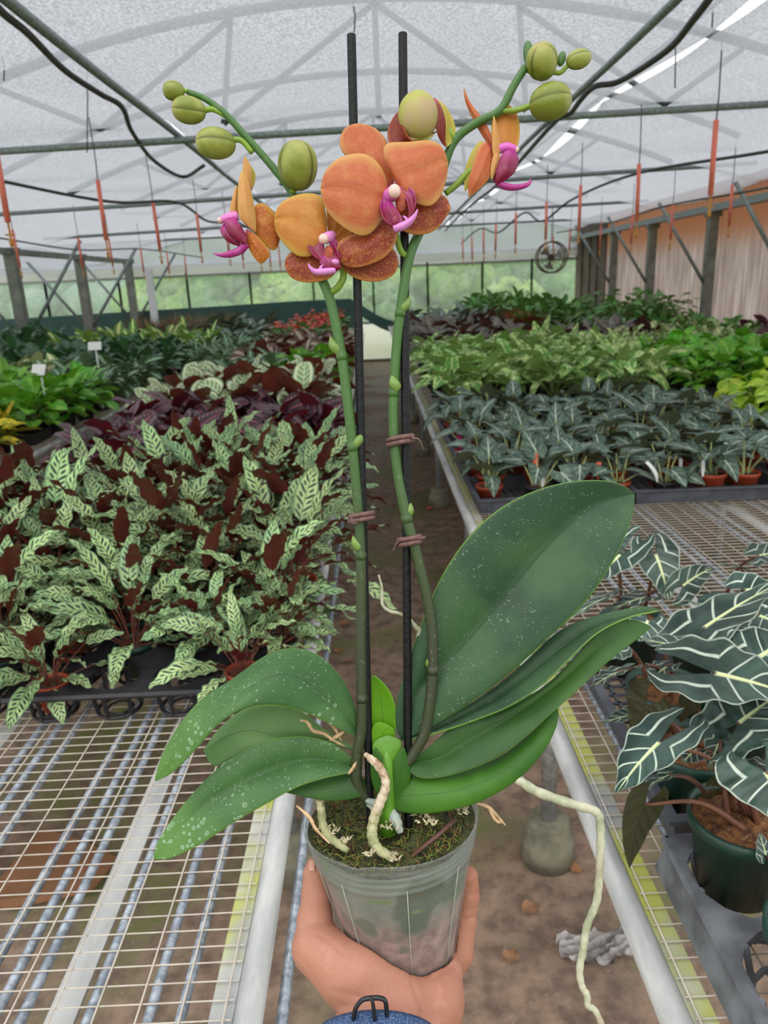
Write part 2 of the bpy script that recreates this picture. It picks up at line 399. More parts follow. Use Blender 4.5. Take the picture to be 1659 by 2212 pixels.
def make_plant(kind, seed, one_mesh=False):
    K = KIND[kind]; kw = dict(K['kw']); r, h = K['pot']; leaf = LM[K.get('leaf', kind)]; pm = K['pm'][seed % len(K['pm'])]
    sm = K.get('soil', soil_mat)
    if one_mesh:
        mb = MB(); rosette(mb, 1, seed=seed * 31 + 5, z0=h * .85, r0=r * .5, **kw)
        if K.get('flower'):
            nf = len(mb.m); rosette(mb, 1, seed=seed + 77, z0=h * .85, r0=r * .4, **K['flower'])
            mb.m[nf:] = [3 if q == 0 else q for q in mb.m[nf:]]
        mb.mi = 2; add_pot(mb, r, h, 10); mb.disc(r * .92, h * .84, 10)
        o = mb.build(K['name'], [leaf, K['stem'], pm] + ([LM[K['fleaf']]] if K.get('flower') else []))
        return o
    t = empty(K['name'])
    mb = MB(); add_pot(mb, r, h, 20); mb.build('pot', pm, t)
    mb = MB()
    rows = []
    for i in range(5):
        rr = r * .92 * i / 4 + 1e-4; rows.append([(rr * cos(2 * PI * j / 14), rr * sin(2 * PI * j / 14), h * .86 + .006 * (1 - i / 4) + random.uniform(-.002, .002)) for j in range(15)])
    for rw in rows: rw[-1] = rw[0]
    rows.reverse()
    mb.grid(rows); mb.build('soil', sm, t)
    mb = MB(); rosette(mb, 1, seed=seed * 31 + 5, z0=h * .86, r0=r * .45, **kw); mb.build('foliage', [leaf, K['stem']], t)
    return t
ORD = 'front second third fourth fifth sixth seventh eighth ninth tenth eleventh twelfth thirteenth fourteenth fifteenth sixteenth seventeenth eighteenth'.split()
NTH = ['nearest'] + ORD[1:]
USED = {}
def block(kind, look, cat, group, bench, x0, x1, y0, y1, dx, dy, nvar=3, one_mesh=False, z=.70, side=1, skip=(), jit=.2, sc=(.85, 1.12), tilt=0):
    """a bed of one kind set out in rows; side=+1: columns are counted from the aisle towards +x"""
    nx = max(1, int(round((x1 - x0) / dx)) + 1); ny = max(1, int(round((y1 - y0) / dy)) + 1); n = 0
    key = (kind, one_mesh)
    for iy in range(ny):
        for ix in range(nx):
            if (ix, iy) in skip: continue
            xx = ix if side > 0 else nx - 1 - ix
            x = x0 + xx * dx + random.uniform(-jit, jit) * dx * .5; y = y0 + iy * dy + random.uniform(-jit, jit) * dy * .5
            if (iy + 0) % 2: x += dx * .22 * (1 if side > 0 else -1) * (1 if ix < nx - 1 else 0)
            VARS.setdefault(key, [])
            if len(VARS[key]) < nvar: o = make_plant(kind, len(VARS[key]) + 1, one_mesh); VARS[key].append(o)
            else: o = copy_tree(VARS[key][random.randrange(nvar)])
            o.location = (x, y, z); o.rotation_euler = (0, 0, random.uniform(0, 6.28)); s = random.uniform(*sc); o.scale = (s, s, s * random.uniform(.92, 1.1))
            lab = f"{look}, {ORD[iy]} row, {NTH[ix]} from the aisle"
            tag(o, lab, cat, group); n += 1
    return n
# ================================================================== the greenhouse
EX = math.exp
def wallmat_floor():
    m = M('dirt_floor'); a = m.noise(1.6, 5, .6); b = m.noise(14, 5, .65)
    c = m.mix(m.step(b, .3, .7), lin(98, 80, 66), lin(154, 128, 108))
    c = m.mix(m.math('MULTIPLY', m.step(a, .47, .62), m.step(b, .32, .6)), c, lin(102, 104, 56))
    c = m.mix(m.math('LESS_THAN', m.voro(38), .09), c, lin(150, 135, 118))
    return m.done(m.bsdf(c, m.math('SUBTRACT', .85, m.math('MULTIPLY', m.step(a, .3, .6), .3)), normal=m.bump(b, .5, .01)))
floor_mat = wallmat_floor()
def painted(name='white_painted_steel', alg=.5):
    m = M(name); nz = m.noise(9, 5, .65, stretch=(1.5, .35, 1.5)); c = m.mix(m.step(nz, .35, .7), lin(198, 198, 194), lin(150, 152, 152))
    c = m.mix(m.step(m.noise(5, 4, .6), .75 - alg * .3, .95 - alg * .3), c, lin(178, 182, 92))
    return m.done(m.bsdf(c, .45, normal=m.bump(nz, .1, .001)))
white_steel = painted(alg=.25); algae_steel = painted('algae_stained_steel', 1.35)
def galv(name='galvanised_steel', a=(112, 120, 130), b=(160, 168, 176)):
    m = M(name); nz = m.noise(60, 5, .7); return m.done(m.bsdf(m.mix(m.step(nz, .38, .64), lin(*a), lin(*b)), .45, .35))
galv_mat = galv(); pipe_mat = galv('dull_galvanised_pipe', (122, 132, 132), (160, 170, 170)); leg_mat = galv('pale_galvanised_leg', (140, 142, 140), (176, 178, 176)); truss_mat = galv('weathered_truss_steel', (96, 98, 98), (122, 124, 124))
wire_mat = plain('cream_wire', lin(194, 184, 170), .5, .2, .12, 30)
hose_mat = plain('dark_hose', lin(66, 64, 62), .55, var=.25, scale=12)
postm = plain('weathered_post', lin(128, 130, 120), .6, .2, .25, 8)
red_tube = plain('red_sleeve', lin(232, 122, 102), .5, var=.1)
brass_mat = plain('amber_nozzle', lin(190, 130, 40), .4)
conc = plain('mossy_concrete', lin(128, 124, 104), .9, var=.3, scale=18, bump=.4)
# ---------------- floor and outside ground
def struct(o, label, cat): return tag(o, label, cat, None, 'structure')
mb = MB(); mb.box((-9, -3, -.12), (4.6, 15.0, 0)); struct(mb.build('floor', floor_mat), 'brown dirt floor with green algae along the aisle', 'floor')
m = M('lawn'); nz = m.noise(.8, 5); grass_m = m.done(m.bsdf(m.mix(m.step(nz, .35, .65), lin(110, 150, 60), lin(160, 190, 90)), .9))
mb = MB(); mb.box((-80, 15.2, -.3), (70, 95, -.15)); mb.box((-80, -40, -.3), (70, -3.2, -.15)); struct(mb.build('ground', grass_m), 'mown green lawn outside the far windows', 'lawn')
# ---------------- far wall
FY = 14.85
m = M('white_poly_panel'); u = m.sep(m.tc()); w = m.math('SINE', m.math('MULTIPLY', u[0], 55)); c = m.mix(m.step(m.noise(2.5, 4), .45, .75), lin(236, 234, 222), lin(206, 204, 176))
poly_mat = m.done(m.mixs(.85, m.bsdf(c, .5, normal=m.bump(w, .3, .01)), m.translucent(lin(255, 254, 246))))
mb = MB(); mb.box((-9, FY, 0), (4.0, FY + .04, .72)); struct(mb.build('wall_far', poly_mat), 'white translucent panel at the foot of the far wall', 'wall')
mb = MB(); mb.box((-.32, FY - .02, -.0), (.62, FY - .001, .045)); struct(mb.build('baseboard_far', plain('threshold_wood', lin(120, 110, 96), .8, var=.2)), 'weathered threshold board at the end of the aisle', 'baseboard')
m = M('plastic_film'); nz = m.noise(3, 4, .6); film_mat = m.done(m.mixs(m.math('ADD', .16, m.math('MULTIPLY', m.step(nz, .45, .75), .16)), m.clear(), m.mixs(.8, m.bsdf(lin(225, 230, 228), .4), m.translucent(lin(240, 245, 243)))))
xs = [-9, -7.6, -6.2, -4.8, -3.5, -2.3, -1.1, .05, 1.1, 2.15, 3.1, 4.0]
for i in range(len(xs) - 1):
    t = empty(f'window_{i+1}', ((xs[i] + xs[i + 1]) / 2, FY, .72)); w = (xs[i + 1] - xs[i]) / 2
    tag(t, f'film covered far window, {ORD[i].replace("front", "first")} bay from the left end of the far wall', 'window', None, 'structure')
    mb = MB()
    for s in (-1, 1): mb.box((s * w - .014, -.03, 0), (s * w + .014, .03, 1.1))
    mb.box((-w, -.025, 0), (w, .025, .04)); mb.box((-w, -.03, 1.02), (w, .03, 1.06)); mb.build('frame', leg_mat, t, False)
    mb = MB(); mb.box((-w + .02, -.003, .03), (w - .02, .003, 1.04)); mb.build('pane', film_mat, t, False)
m = M('white_film_roll'); roll_mat = m.done(m.mixs(.75, m.bsdf(lin(240, 240, 236), .5), m.translucent(lin(250, 250, 248))))
mb = MB()                                          # rolled white film along the eave
pth = [(-9 + i * .5, FY - .05, 1.87 + .02 * sin(i * 1.3)) for i in range(27)]
mb.tube(pth, [.075] * 27, 12); mb.box((-9, FY - .01, 1.78), (4.0, FY + .01, 1.98))
struct(mb.build('trim_1', roll_mat), 'white rolled plastic film along the top of the far windows', 'trim')
rows = [[(-9 + i * .25, FY - .06 - .03 * sin(i * .9 + z * 6), z) for i in range(53)] for z in (1.93, 2.1, 2.25, 2.42)]
mb = MB(); mb.grid(rows); mb.grid([[(x, y + .004, z) for x, y, z in reversed(r)] for r in rows]); HANG = mb
m = M('green_shade_cloth'); nz = m.noise(5, 3); cloth_g = m.done(m.mixs(.25, m.bsdf(m.mix(nz, lin(58, 92, 84), lin(84, 118, 110)), .8), m.translucent(lin(70, 110, 100))))
top = [(-9, 1.13), (-7, 1.12), (-5, 1.15), (-3, 1.18), (-1.5, 1.21), (-.5, 1.21), (-.36, 1.2), (-.1, 1.02), (.15, .86), (.4, .76), (.62, .73)]
rows = []
tp = resample(top, 60)
for k in range(4):
    f = k / 3; rows.append([(x, FY - .12 - .02 * sin(x * 9) * (1 - f), z * (1 - f) + .3 * f if x < -.4 else z - f * min(.22, .8)) for x, z in tp])
rows2 = [[(x, y + .008, z) for x, y, z in r] for r in reversed(rows)]
mb = MB(); mb.grid(rows); mb.grid(rows2); tag(mb.build('shade_curtain', cloth_g), 'dark green shade cloth hung low across the far windows and sagging at the aisle', 'curtain')
# ---------------- right wall
m = M('pinkish_corrugated_panel'); u = m.sep(m.tc()); w = m.math('SINE', m.math('MULTIPLY', u[1], 84)); st = m.noise(6, 4, .6, stretch=(1, 3, .25))
zz = m.step(m.math('ADD', u[2], m.math('MULTIPLY', st, .3)), 1.75, 2.15)
c = m.mix(m.step(st, .35, .7), lin(196, 184, 176), lin(226, 216, 210)); c = m.mix(zz, c, lin(206, 168, 140))
pink_mat = m.done(m.mixs(.7, m.bsdf(c, .5, normal=m.bump(w, .6, .02)), m.translucent(c)))
RX = 3.97
mb = MB(); n = 200
rows = [[(RX + .012 * sin((3 + 10 * i / n) * 84), 3 + 10 * i / n, z) for i in range(n + 1)] for z in (0, 2.4)]
rows.append([(x + .01, y, z) for x, y, z in rows[1]]); rows.append([(x + .01, y, z) for x, y, z in rows[0]])
mb.grid(rows); struct(mb.build('wall_right', pink_mat), 'pinkish tan corrugated plastic side wall', 'wall')
dk = plain('brown_board', lin(104, 92, 80), .8, var=.25, scale=3)
mb = MB(); mb.box((RX - .03, 13.0, 0), (RX + .03, 14.85, 2.42)); 
for y in (13.45, 13.9, 14.4): mb.box((RX - .06, y - .05, 0), (RX - .03, y + .05, 2.2))
struct(mb.build('door_1', dk, None, False), 'dark brown boarded panel in the corner of the side wall', 'door')
# ---------------- shade cloth ceiling
m = M('knit_shade_cloth'); tc = m.tc(); nz = m.noise(95, 4, .7, stretch=(1, .6, 1)); ln = m.math('SINE', m.math('MULTIPLY', m.sep(tc)[1], 330))
big = m.noise(2.0, 3)
f = m.math('ADD', m.step(m.math('ADD', nz, m.math('MULTIPLY', ln, .04)), .40, .62), m.math('MULTIPLY', m.math('SUBTRACT', big, .5), .4), clamp=True)
hole = m.math('ADD', .0, m.math('MULTIPLY', f, .25))
cloth_mat = m.done(m.mixs(hole, m.mixs(.62, m.bsdf(lin(186, 188, 194), .8), m.translucent(lin(166, 168, 174))), m.clear()))
def cloth(x0f, x1f, name, lab, ya=1.2, yb=14.8):
    ny = 150; nx = 26; rows = []
    for i in range(ny + 1):
        y = ya + (yb - ya) * i / ny; s = abs(sin(PI * (y - 5) / 3.0)); a, b = x0f(y), x1f(y); r = []
        for j in range(nx + 1):
            x = a + (b - a) * j / nx
            z = 2.47 - .05 * s + .012 * sin(x * 3.1 + y * 2) - (max(0, abs(x) - 3.2) * .22 if abs(x) > 3.2 else 0)
            r.append((x, y, max(z, 2.02)))
        rows.append(r)
    mb = MB(); mb.grid(rows); return struct(mb.build(name, cloth_mat), lab, 'ceiling')
m = M('pale_cloth_hem'); hem_mat = m.done(m.mixs(.8, m.bsdf(lin(214, 216, 220), .8), m.translucent(lin(226, 228, 232))))
struct(HANG.build('ceiling_hem', hem_mat), 'grey hem of the shade cloth hanging over the white film roll', 'ceiling')
gapf = lambda y: .034 * abs(sin(PI * (y - 5) / 1.5)) ** .7 + .004
cloth(lambda y: -4.6, lambda y: -1.17 - (.025 * max(0, sin(PI * (y - 5) / 1.5)) if 5 < y < 8 else 0), 'ceiling', 'grey knitted shade cloth over the left bench')
cloth(lambda y: -1.165, lambda y: 1.45 - gapf(y), 'ceiling.001', 'grey knitted shade cloth over the aisle, sagging between pipes')
cloth(lambda y: 1.45 + gapf(y), lambda y: 4.0, 'ceiling.002', 'grey knitted shade cloth beyond the bright slit towards the pinkish wall')
cloth(lambda y: -9.0, lambda y: -4.62, 'ceiling.003', 'grey knitted shade cloth of the next bay beyond the posts')
# ---------------- roof trusses above the cloth, each with its bottom pipe below the cloth
def rod(mb, a, b, r, n=8): mb.tube([a, b], [r, r], n)
arch = lambda x: 3.08 - .066 * (x - .1) ** 2
PIPE = {5: ((0, 327), (1659, 225)), 8: ((0, 463), (1659, 350)), 11: ((0, 522), (1659, 417))}
for i, Y in enumerate((5, 8, 11, 14)):
    t = empty('roof_truss', (0, Y, 2.4))
    tag(t, ['grey truss with a cross pipe under the shade cloth, first from the orchid', 'grey truss with a cross pipe under the shade cloth, second from the orchid', 'grey truss and cross pipe, third from the orchid', 'grey truss and cross pipe closest to the far windows'][i], 'truss')
    if Y in PIPE: a, b = ony(*PIPE[Y][0], Y), ony(*PIPE[Y][1], Y)
    else: a, b = Vector((-4.5, Y, 2.36)), Vector((4, Y, 2.4))
    d = (b - a) / (b.x - a.x); a = a + d * (-4.5 - a.x); b = b + d * (3.9 - b.x)
    mb = MB(); rod(mb, (a.x, 0, a.z - 2.4), (b.x, 0, b.z - 2.4), .021, 10); mb.build('cross_pipe', pipe_mat, t)
    mb = MB(); mb.tube([(x, 0, arch(x) - 2.4) for x in np.linspace(-2.95, 3.05, 40)], .028, 8); mb.build('arched_bow', truss_mat, t)
    tp = [(-1.6, -2.2), (-1.6, -.75), (-.85, -.75), (-.85, .1), (1.0, .1), (1.0, .95), (1.85, .95), (1.85, 2.3), (.1, .1)]
    for xb, xt in tp:
        mb = MB(); rod(mb, (xb, .03, .06), (xt, .03, arch(xt) - 2.42), .018); mb.build('web_bar', truss_mat, t)
for i, Y in enumerate((3.4, 6.6, 9.6, 12.5)):
    mb = MB(); mb.tube([(x, 0, arch(x)) for x in np.linspace(-2.95, 3.05, 40)], .025, 8); o = mb.build('roof_bow', truss_mat); o.location = (0, Y, 0)
    tag(o, f'curved roof bow seen through the shade cloth, {NTH[i].replace("nearest", "first")} from the orchid', 'roof bow')
# purlin pipes running along the house, and hoses tied to them
mb = MB(); mb.tube(resample([(-1.08, 1.6, 2.4), (-1.12, 3.4, 2.4), (-1.15, 5, 2.42), (-1.2, 8, 2.42), (-1.2, 14.6, 2.36)], 30), .02, 10); tag(mb.build('roof_pipe', pipe_mat), 'long grey pipe running under the cloth above the maroon calatheas', 'pipe')
mb = MB(); mb.tube(resample([(1.09, 1.6, 2.4), (1.13, 3.4, 2.4), (1.17, 5, 2.42), (1.22, 8, 2.42), (1.3, 14.6, 2.36)], 30), .017, 10); tag(mb.build('roof_pipe', pipe_mat), 'long grey pipe running under the cloth above the alocasia bench', 'pipe')
mb = MB(); mb.box((1.435, 1.6, 2.5), (1.445, 14.6, 2.51)); mb.box((1.455, 1.6, 2.52), (1.465, 14.6, 2.53)); tag(mb.build('roof_cable', pipe_mat, None, False), 'thin paired wires crossing the bright slit between the shade cloths', 'cable')
def hose(px, Y0, lab, r=.011, z=2.36, name='water_hose'):
    P = [(x, y, z_) for x, y, z_ in px]
    mb = MB(); mb.tube(smooth_path(P, 6), r, 8); return tag(mb.build(name, hose_mat), lab, 'hose')
def hz(L, z): return [tuple(onz(px, py, z)) for px, py in L]
hose(hz([(-60, -60), (0, 22), (60, 72), (140, 152), (215, 202), (264, 232), (286, 286), (334, 348), (395, 382), (440, 358)], 2.37), 0, 'dark hose tied along the pipe and drooping above the left buds', .013)
hose(hz([(1560, -40), (1500, 40), (1440, 110), (1340, 175), (1285, 187), (1255, 215), (1232, 245), (1200, 262), (1130, 340), (1080, 395), (1010, 450), (960, 500), (920, 545)], 2.37), 0, 'dark hose weaving along the pipe behind the right buds', .014)
hose([(-2.9, 3.5, 2.32), (-2.55, 5.5, 2.28), (-2.1, 6.6, 2.22), (-1.8, 7.6, 2.3), (-1.72, 8.6, 2.2), (-1.62, 10, 2.28), (-1.5, 11.5, 2.16), (-1.5, 13.8, 2.3)], 0, 'pale brown hose snaking over the left benches', .012)
hose([(3.3, 4.2, 2.33), (2.75, 5.0, 2.2), (2.2, 6.4, 2.24), (2.05, 7.9, 2.2), (1.9, 8.6, 2.05), (1.9, 9.6, 2.22), (1.72, 10.4, 2.05), (1.7, 12, 2.2), (1.7, 14.4, 2.1)], 0, 'dark hose looping above the right-hand benches', .011)
hose([(3.4, 4.5, 2.12), (3.2, 6.3, 2.08), (3.1, 8.2, 2.12), (3.05, 10, 2.08), (3.0, 12.5, 2.12)], 0, 'thin hose strung along the pinkish side wall', .009)
hose([(-4.0, 5.5, 2.05), (-3.8, 7.5, 2.1), (-3.5, 9.5, 2.02), (-3.3, 11.5, 2.1), (-3.0, 14, 2.05)], 0, 'thin hose strung past the left posts', .009)
# drip lines
def drip():
    t = empty('mist_line')
    mb = MB(); mb.tube([(0, 0, .62), (.004, 0, .4), (0, 0, .29)], .0032, 6); mb.build('wire', hose_mat, t)
    mb = MB(); mb.lathe([(.001, -.02), (.0125, -.02), (.0125, .30), (.001, .30)], 10); mb.build('sleeve', red_tube, t)
    mb = MB(); mb.lathe([(.001, -.12), (.008, -.115), (.010, -.09), (.005, -.085), (.005, -.02), (.001, -.02)], 8); mb.tube([(-.02, 0, -.07), (.02, 0, -.07)], .004, 6); 
    mb.build('nozzle', brass_mat, t); return t
dr = None
rowsD = [(-1.5, 3.45, 1.22, 9, 'the left bench'), (1.62, 3.75, 1.2, 9, 'the alocasia bench'), (3.05, 5.4, 1.25, 7, 'the bench by the pinkish wall'), (-3.15, 6.0, 1.25, 7, 'the farther left bench')]
for X, Y0, dy, n, wh in rowsD:
    for k in range(n):
        o = drip() if dr is None else copy_tree(dr); dr = dr or o
        o.location = (X + random.uniform(-.04, .04), Y0 + k * dy + random.uniform(-.12, .12), 1.80 + random.uniform(-.02, .05)); o.rotation_euler = (random.uniform(-.03, .03), random.uniform(-.03, .03), 0)
        tag(o, f'red sleeved mist line over {wh}, {NTH[k]} of its row', 'mist line', 'red sleeved mist lines')
for k, (px, py0, py1, Y) in enumerate([(762, 0, 70, 3.0), (1455, 45, 190, 3.6), (5, 120, 175, 3.6), (1535, 0, 60, 3.2), (185, 80, 330, 3.9)]):
    a = ony(px, py0, Y); b = ony(px + 3, py1, Y); mb = MB(); mb.tube([(0, 0, 0), tuple((b - a) * .5 + Vector((.006, 0, 0))), tuple(b - a)], .0028, 6); o = mb.build('loose_wire', hose_mat); o.location = a
    tag(o, ['thin wire hanging straight above the left black stake', 'dark wire hanging beside the bright slit of the shade cloth', 'short wire hanging at the edge above the left bench', 'short curled wire hanging above the right-hand benches', 'dark wire dropping from the hose above the left bench'][k], 'wire')
# posts and braces
mbp = None
for k, (X, Y, z1) in enumerate([(-4.5, 9.9, 2.1), (-4.5, 12.2, 2.1), (-4.5, 14.6, 2.1), (3.86, 8.8, 2.08), (3.86, 10.65, 2.08), (3.86, 12.3, 2.08), (3.86, 7.0, 2.08)]):
    mb = MB(); r = .065 if X < 0 else .05; mb.box((-r, -r, 0), (r, r, z1)); mb.box((-r * 1.6, -r * 1.2, z1 - .05), (r * 1.6, r * 1.2, z1))
    o = mb.build('roof_post', postm, None, False); o.location = (X, Y, 0)
    tag(o, ['thick weathered post before the sky, first on the left', 'thick weathered post on the left between two braces', 'weathered post on the left beside the far windows', 'grey post on the pinkish wall right of the umbrella plants', 'grey post on the pinkish wall behind the umbrella plants', 'slender post near the dark brown corner panel', 'grey post at the near end of the pinkish wall'][k], 'post')
    dirs = (1,) if X > 0 else (1, -1)
    for s in dirs:
        a = (X - (.05 if X > 0 else -s * .05), Y, 1.33 if X > 0 else 1.0); b = (X - .62, Y, 2.2) if X > 0 else (X + s * .9, Y, 2.15)
        mb = MB(); rod(mb, (0, 0, 0), tuple(Vector(b) - Vector(a)), .024 if X < 0 else .02); o = mb.build('knee_brace', pipe_mat); o.location = a
        tag(o, f'slanting {"grey" if X > 0 else "dark"} brace rising {"from" if s > 0 else "outwards from"} the {["first thick left post", "second thick left post", "left post by the far windows", "post right of the umbrella plants", "post behind the umbrella plants", "slender corner post", "near end post of the pinkish wall"][k]}', 'brace')
mb = MB(); mb.box((-.06, -.05, 0), (.06, .05, 1.9)); o = mb.build('roof_post', plain('white_post', lin(226, 228, 230), .5), None, False); o.location = (-4.1, 14.5, 0); tag(o, 'white post standing before the far windows on the left', 'post')
mb = MB(); mb.box((-4.56, 9, 2.02), (-4.44, 14.8, 2.09)); tag(mb.build('gutter', postm, None, False), 'dark gutter beam over the thick left posts', 'gutter')
mb = MB(); mb.box((3.78, 3.0, 2.08), (3.92, 14.8, 2.15)); tag(mb.build('gutter', pipe_mat, None, False), 'grey gutter beam along the top of the pinkish wall', 'gutter')
# fan
c = ony(1191, 556, 10.9); t = empty('circulation_fan', c); tag(t, 'round wire cage fan hanging before the far windows', 'fan')
rust = plain('rusty_cage', lin(104, 82, 66), .6, .3, .3, 30); R_ = .205
X, Y, Z = Vector((1, 0, 0)), Vector((0, 0, 1)), Vector((0, 1, 0))
mb = MB()
for yy in (-.07, .07): mb.tube([(R_ * cos(a), yy, R_ * sin(a)) for a in np.linspace(0, 2 * PI, 33)], .011, 6, False)
for rr in (.05, .1, .15): mb.tube([(rr * cos(a), -.085, rr * sin(a)) for a in np.linspace(0, 2 * PI, 25)], .003, 5, False)
for k in range(16): a = k * PI / 8; mb.tube([(.02 * cos(a), -.09, .02 * sin(a)), (R_ * cos(a), -.07, R_ * sin(a)), (R_ * cos(a), .07, R_ * sin(a))], .003, 5)
mb.build('cage', rust, t)
mb = MB()
for k in range(3):
    a0 = k * 2 * PI / 3 + .3; rows = []
    for i in range(6):
        r = .03 + .13 * i / 5; rows.append([(r * cos(a0 + da * (.4 + .6 * i / 5)), .03 * da, r * sin(a0 + da * (.4 + .6 * i / 5))) for da in (-.5, -.25, 0, .25, .5)])
    mb.grid(rows); mb.grid([[(x, y + .004, z) for x, y, z in reversed(r)] for r in rows])
mb.build('blades', plain('fan_blade_metal', lin(150, 150, 148), .4, .3), t)
mb = MB(); mb.lathe([(.001, -.06), (.035, -.05), (.045, 0), (.045, .08), (.001, .1)], 14, (0, 0, 0), (X, Y, Z)); mb.build('motor', hose_mat, t)
mb = MB(); mb.tube([(0, 0, R_), (0, 0, 2.36 - c.z)], .008, 6); mb.build('hanger', pipe_mat, t)
# ---------------- benches
LEGY = (.05, 1.62, 3.25, 4.9, 6.5, 8.1, 9.7, 11.3, 12.9)
def bench(xa, xb, label, y0=.2, y1=14.2, rods=(), strips=(), aisle=1, yellow=True, wires=True, y0w=None):
    """xa: edge on the aisle, xb: the other edge; top wires at z .70"""
    s = 1 if xb > xa else -1; t = empty('wire_bench', (xa, y0, 0)); tag(t, label, 'bench', 'white framed wire benches')
    def L(x, y, z): return (x - xa, y - y0, z)
    for x, sg in ((xa, s), (xb, -s)):
        mb = MB(); mb.tube([L(x + sg * .018, y0, .682), L(x + sg * .018, (y0 + y1) / 2, .682), L(x + sg * .018, y1, .682)], .018, 12); mb.build('edge_rail', white_steel, t)
        mb = MB(); lo, hi = sorted((x + sg * .034, x + sg * .062)); mb.box(L(lo, y0, .676), L(hi, y1, .692)); o = mb.build('angle_bar', algae_steel, t, False)
    mb = MB(); n = int((y1 - y0) / .0254)
    a, b = sorted((xa + s * .035, xb - s * .03))
    for i in range(n):
        y = y0 + .01 + i * .0254; jj = random.uniform(-.001, .001)
        mb.tube([L(a, y + jj, .697 + random.uniform(-.0006, .0006)), L((a + b) / 2, y, .6965), L(b, y - jj, .697)], .00125, 4, cap=False)
    k = int((b - a) / .0508)
    for i in range(k + 1):
        x = a + .004 + i * .0508; mb.tube([L(x, y0, .6995), L(x + .002, (y0 + y1) / 2, .6993), L(x, y1, .6995)], .0013, 4)
    mb.build('wire_mesh', wire_mat, t)
    for x in rods: mb = MB(); mb.tube([L(x, y0, .688), L(x + .003, y0 + 3, .688), L(x, y1, .688)], .0068, 8); mb.build('support_rod', galv_mat, t)
    for x in strips: mb = MB(); mb.box(L(x, y0, .668), L(x + .036, y1, .674)); mb.build('angle_strip', white_steel, t, False)
    for y in LEGY:
        for x in (xa + s * .115, xb - s * .16):
            mb = MB(); c = L(x, y, 0); mb.lathe([(.001, .07), (.021, .07), (.021, .672), (.001, .672)], 12, c); lg = mb.build('leg', leg_mat, t)
            mb = MB(); mb.lathe([(.001, 0), (.072, 0), (.070, .07), (.060, .082), (.056, .122), (.050, .128), (.001, .128)], 16, c); mb.build('footing', conc, lg)
    for y in LEGY: mb = MB(); lo, hi = sorted((xa + s * .02, xb - s * .02)); mb.box(L(lo, y - .015, .64), L(hi, y + .015, .668)); mb.build('cross_bar', pipe_mat, t, False)
    return t
bench(-.165, -1.36, 'white framed wire bench with the rattlesnake calatheas, bare at its near end', rods=(-.262, -.30, -.372, -.452, -.485, -.52, -.62, -.655, -.69, -.9, -.94), strips=(-.43, -.79))
bench(.29, 1.74, 'wire bench with the alocasias beside the mossy edge rail', rods=(.405, .62, .66, .70, .90, .93, 1.12, 1.16, 1.32, 1.36, 1.5), strips=(.78, 1.24))
bench(-1.85, -3.5, 'farther wire bench on the left with crotons and leafy trays', y0=1.8, rods=(-2.0,))
bench(1.96, 3.6, 'farther wire bench with lime pothos below the pinkish wall', y0=1.8, rods=(2.1,))
mb = MB(); mb.tube([(0, 0, 0), (.003, 3, 0), (0, 13, 0)], .0075, 8); o = mb.build('conduit_rod', galv_mat); o.location = (-.148, .3, .655); tag(o, 'thin grey conduit strapped outside the edge rail of the left bench', 'conduit')
# ================================================================== trays and beds of plants
def carrier(nx, ny, p=.128, r=.051, mat=black_plastic, h=.075):
    """shuttle tray: a plate with round holes and a slatted basket under each"""
    mb = MB(); n = 16
    for ix in range(nx):
        for iy in range(ny):
            cx, cy = (ix + .5) * p, (iy + .5) * p
            def sq(a, k):
                c, s = cos(a), sin(a); q = k / max(abs(c), abs(s)); return (cx + c * q, cy + s * q)
            for j in range(n):
                a0, a1 = 2 * PI * j / n + PI / 4, 2 * PI * (j + 1) / n + PI / 4
                o0, o1 = sq(a0, p / 2), sq(a1, p / 2); i0, i1 = (cx + r * cos(a0), cy + r * sin(a0)), (cx + r * cos(a1), cy + r * sin(a1))
                b = mb.add([(*i0, h), (*o0, h), (*o1, h), (*i1, h), (*i0, h - .012), (*i1, h - .012), (*o0, h - .004), (*o1, h - .004)])
                mb.face([b, b + 1, b + 2, b + 3]); mb.face([b + 4, b, b + 3, b + 5]); mb.face([b + 6, b + 4, b + 5, b + 7])
            mb.tube([(cx + r * .82 * cos(a), cy + r * .82 * sin(a), .006) for a in np.linspace(0, 2 * PI, 17)], .004, 6, False)
            mb.tube([(cx + r * .5 * cos(a), cy + r * .5 * sin(a), .004) for a in np.linspace(0, 2 * PI, 13)], .003, 5, False)
            for k in range(6):
                a = k * PI / 3 + .3; b0 = (cx + r * cos(a), cy + r * sin(a)); b1 = (cx + r * .82 * cos(a), cy + r * .82 * sin(a))
                mb.tube([(*b0, h), (*b1, .005)], .0045, 5)
    for (a, b) in (((0, 0), (nx * p, 0)), ((nx * p, 0), (nx * p, ny * p)), ((nx * p, ny * p), (0, ny * p)), ((0, ny * p), (0, 0))):
        mb.tube([(*a, h - .006), (*b, h - .006)], .007, 6)
    return mb
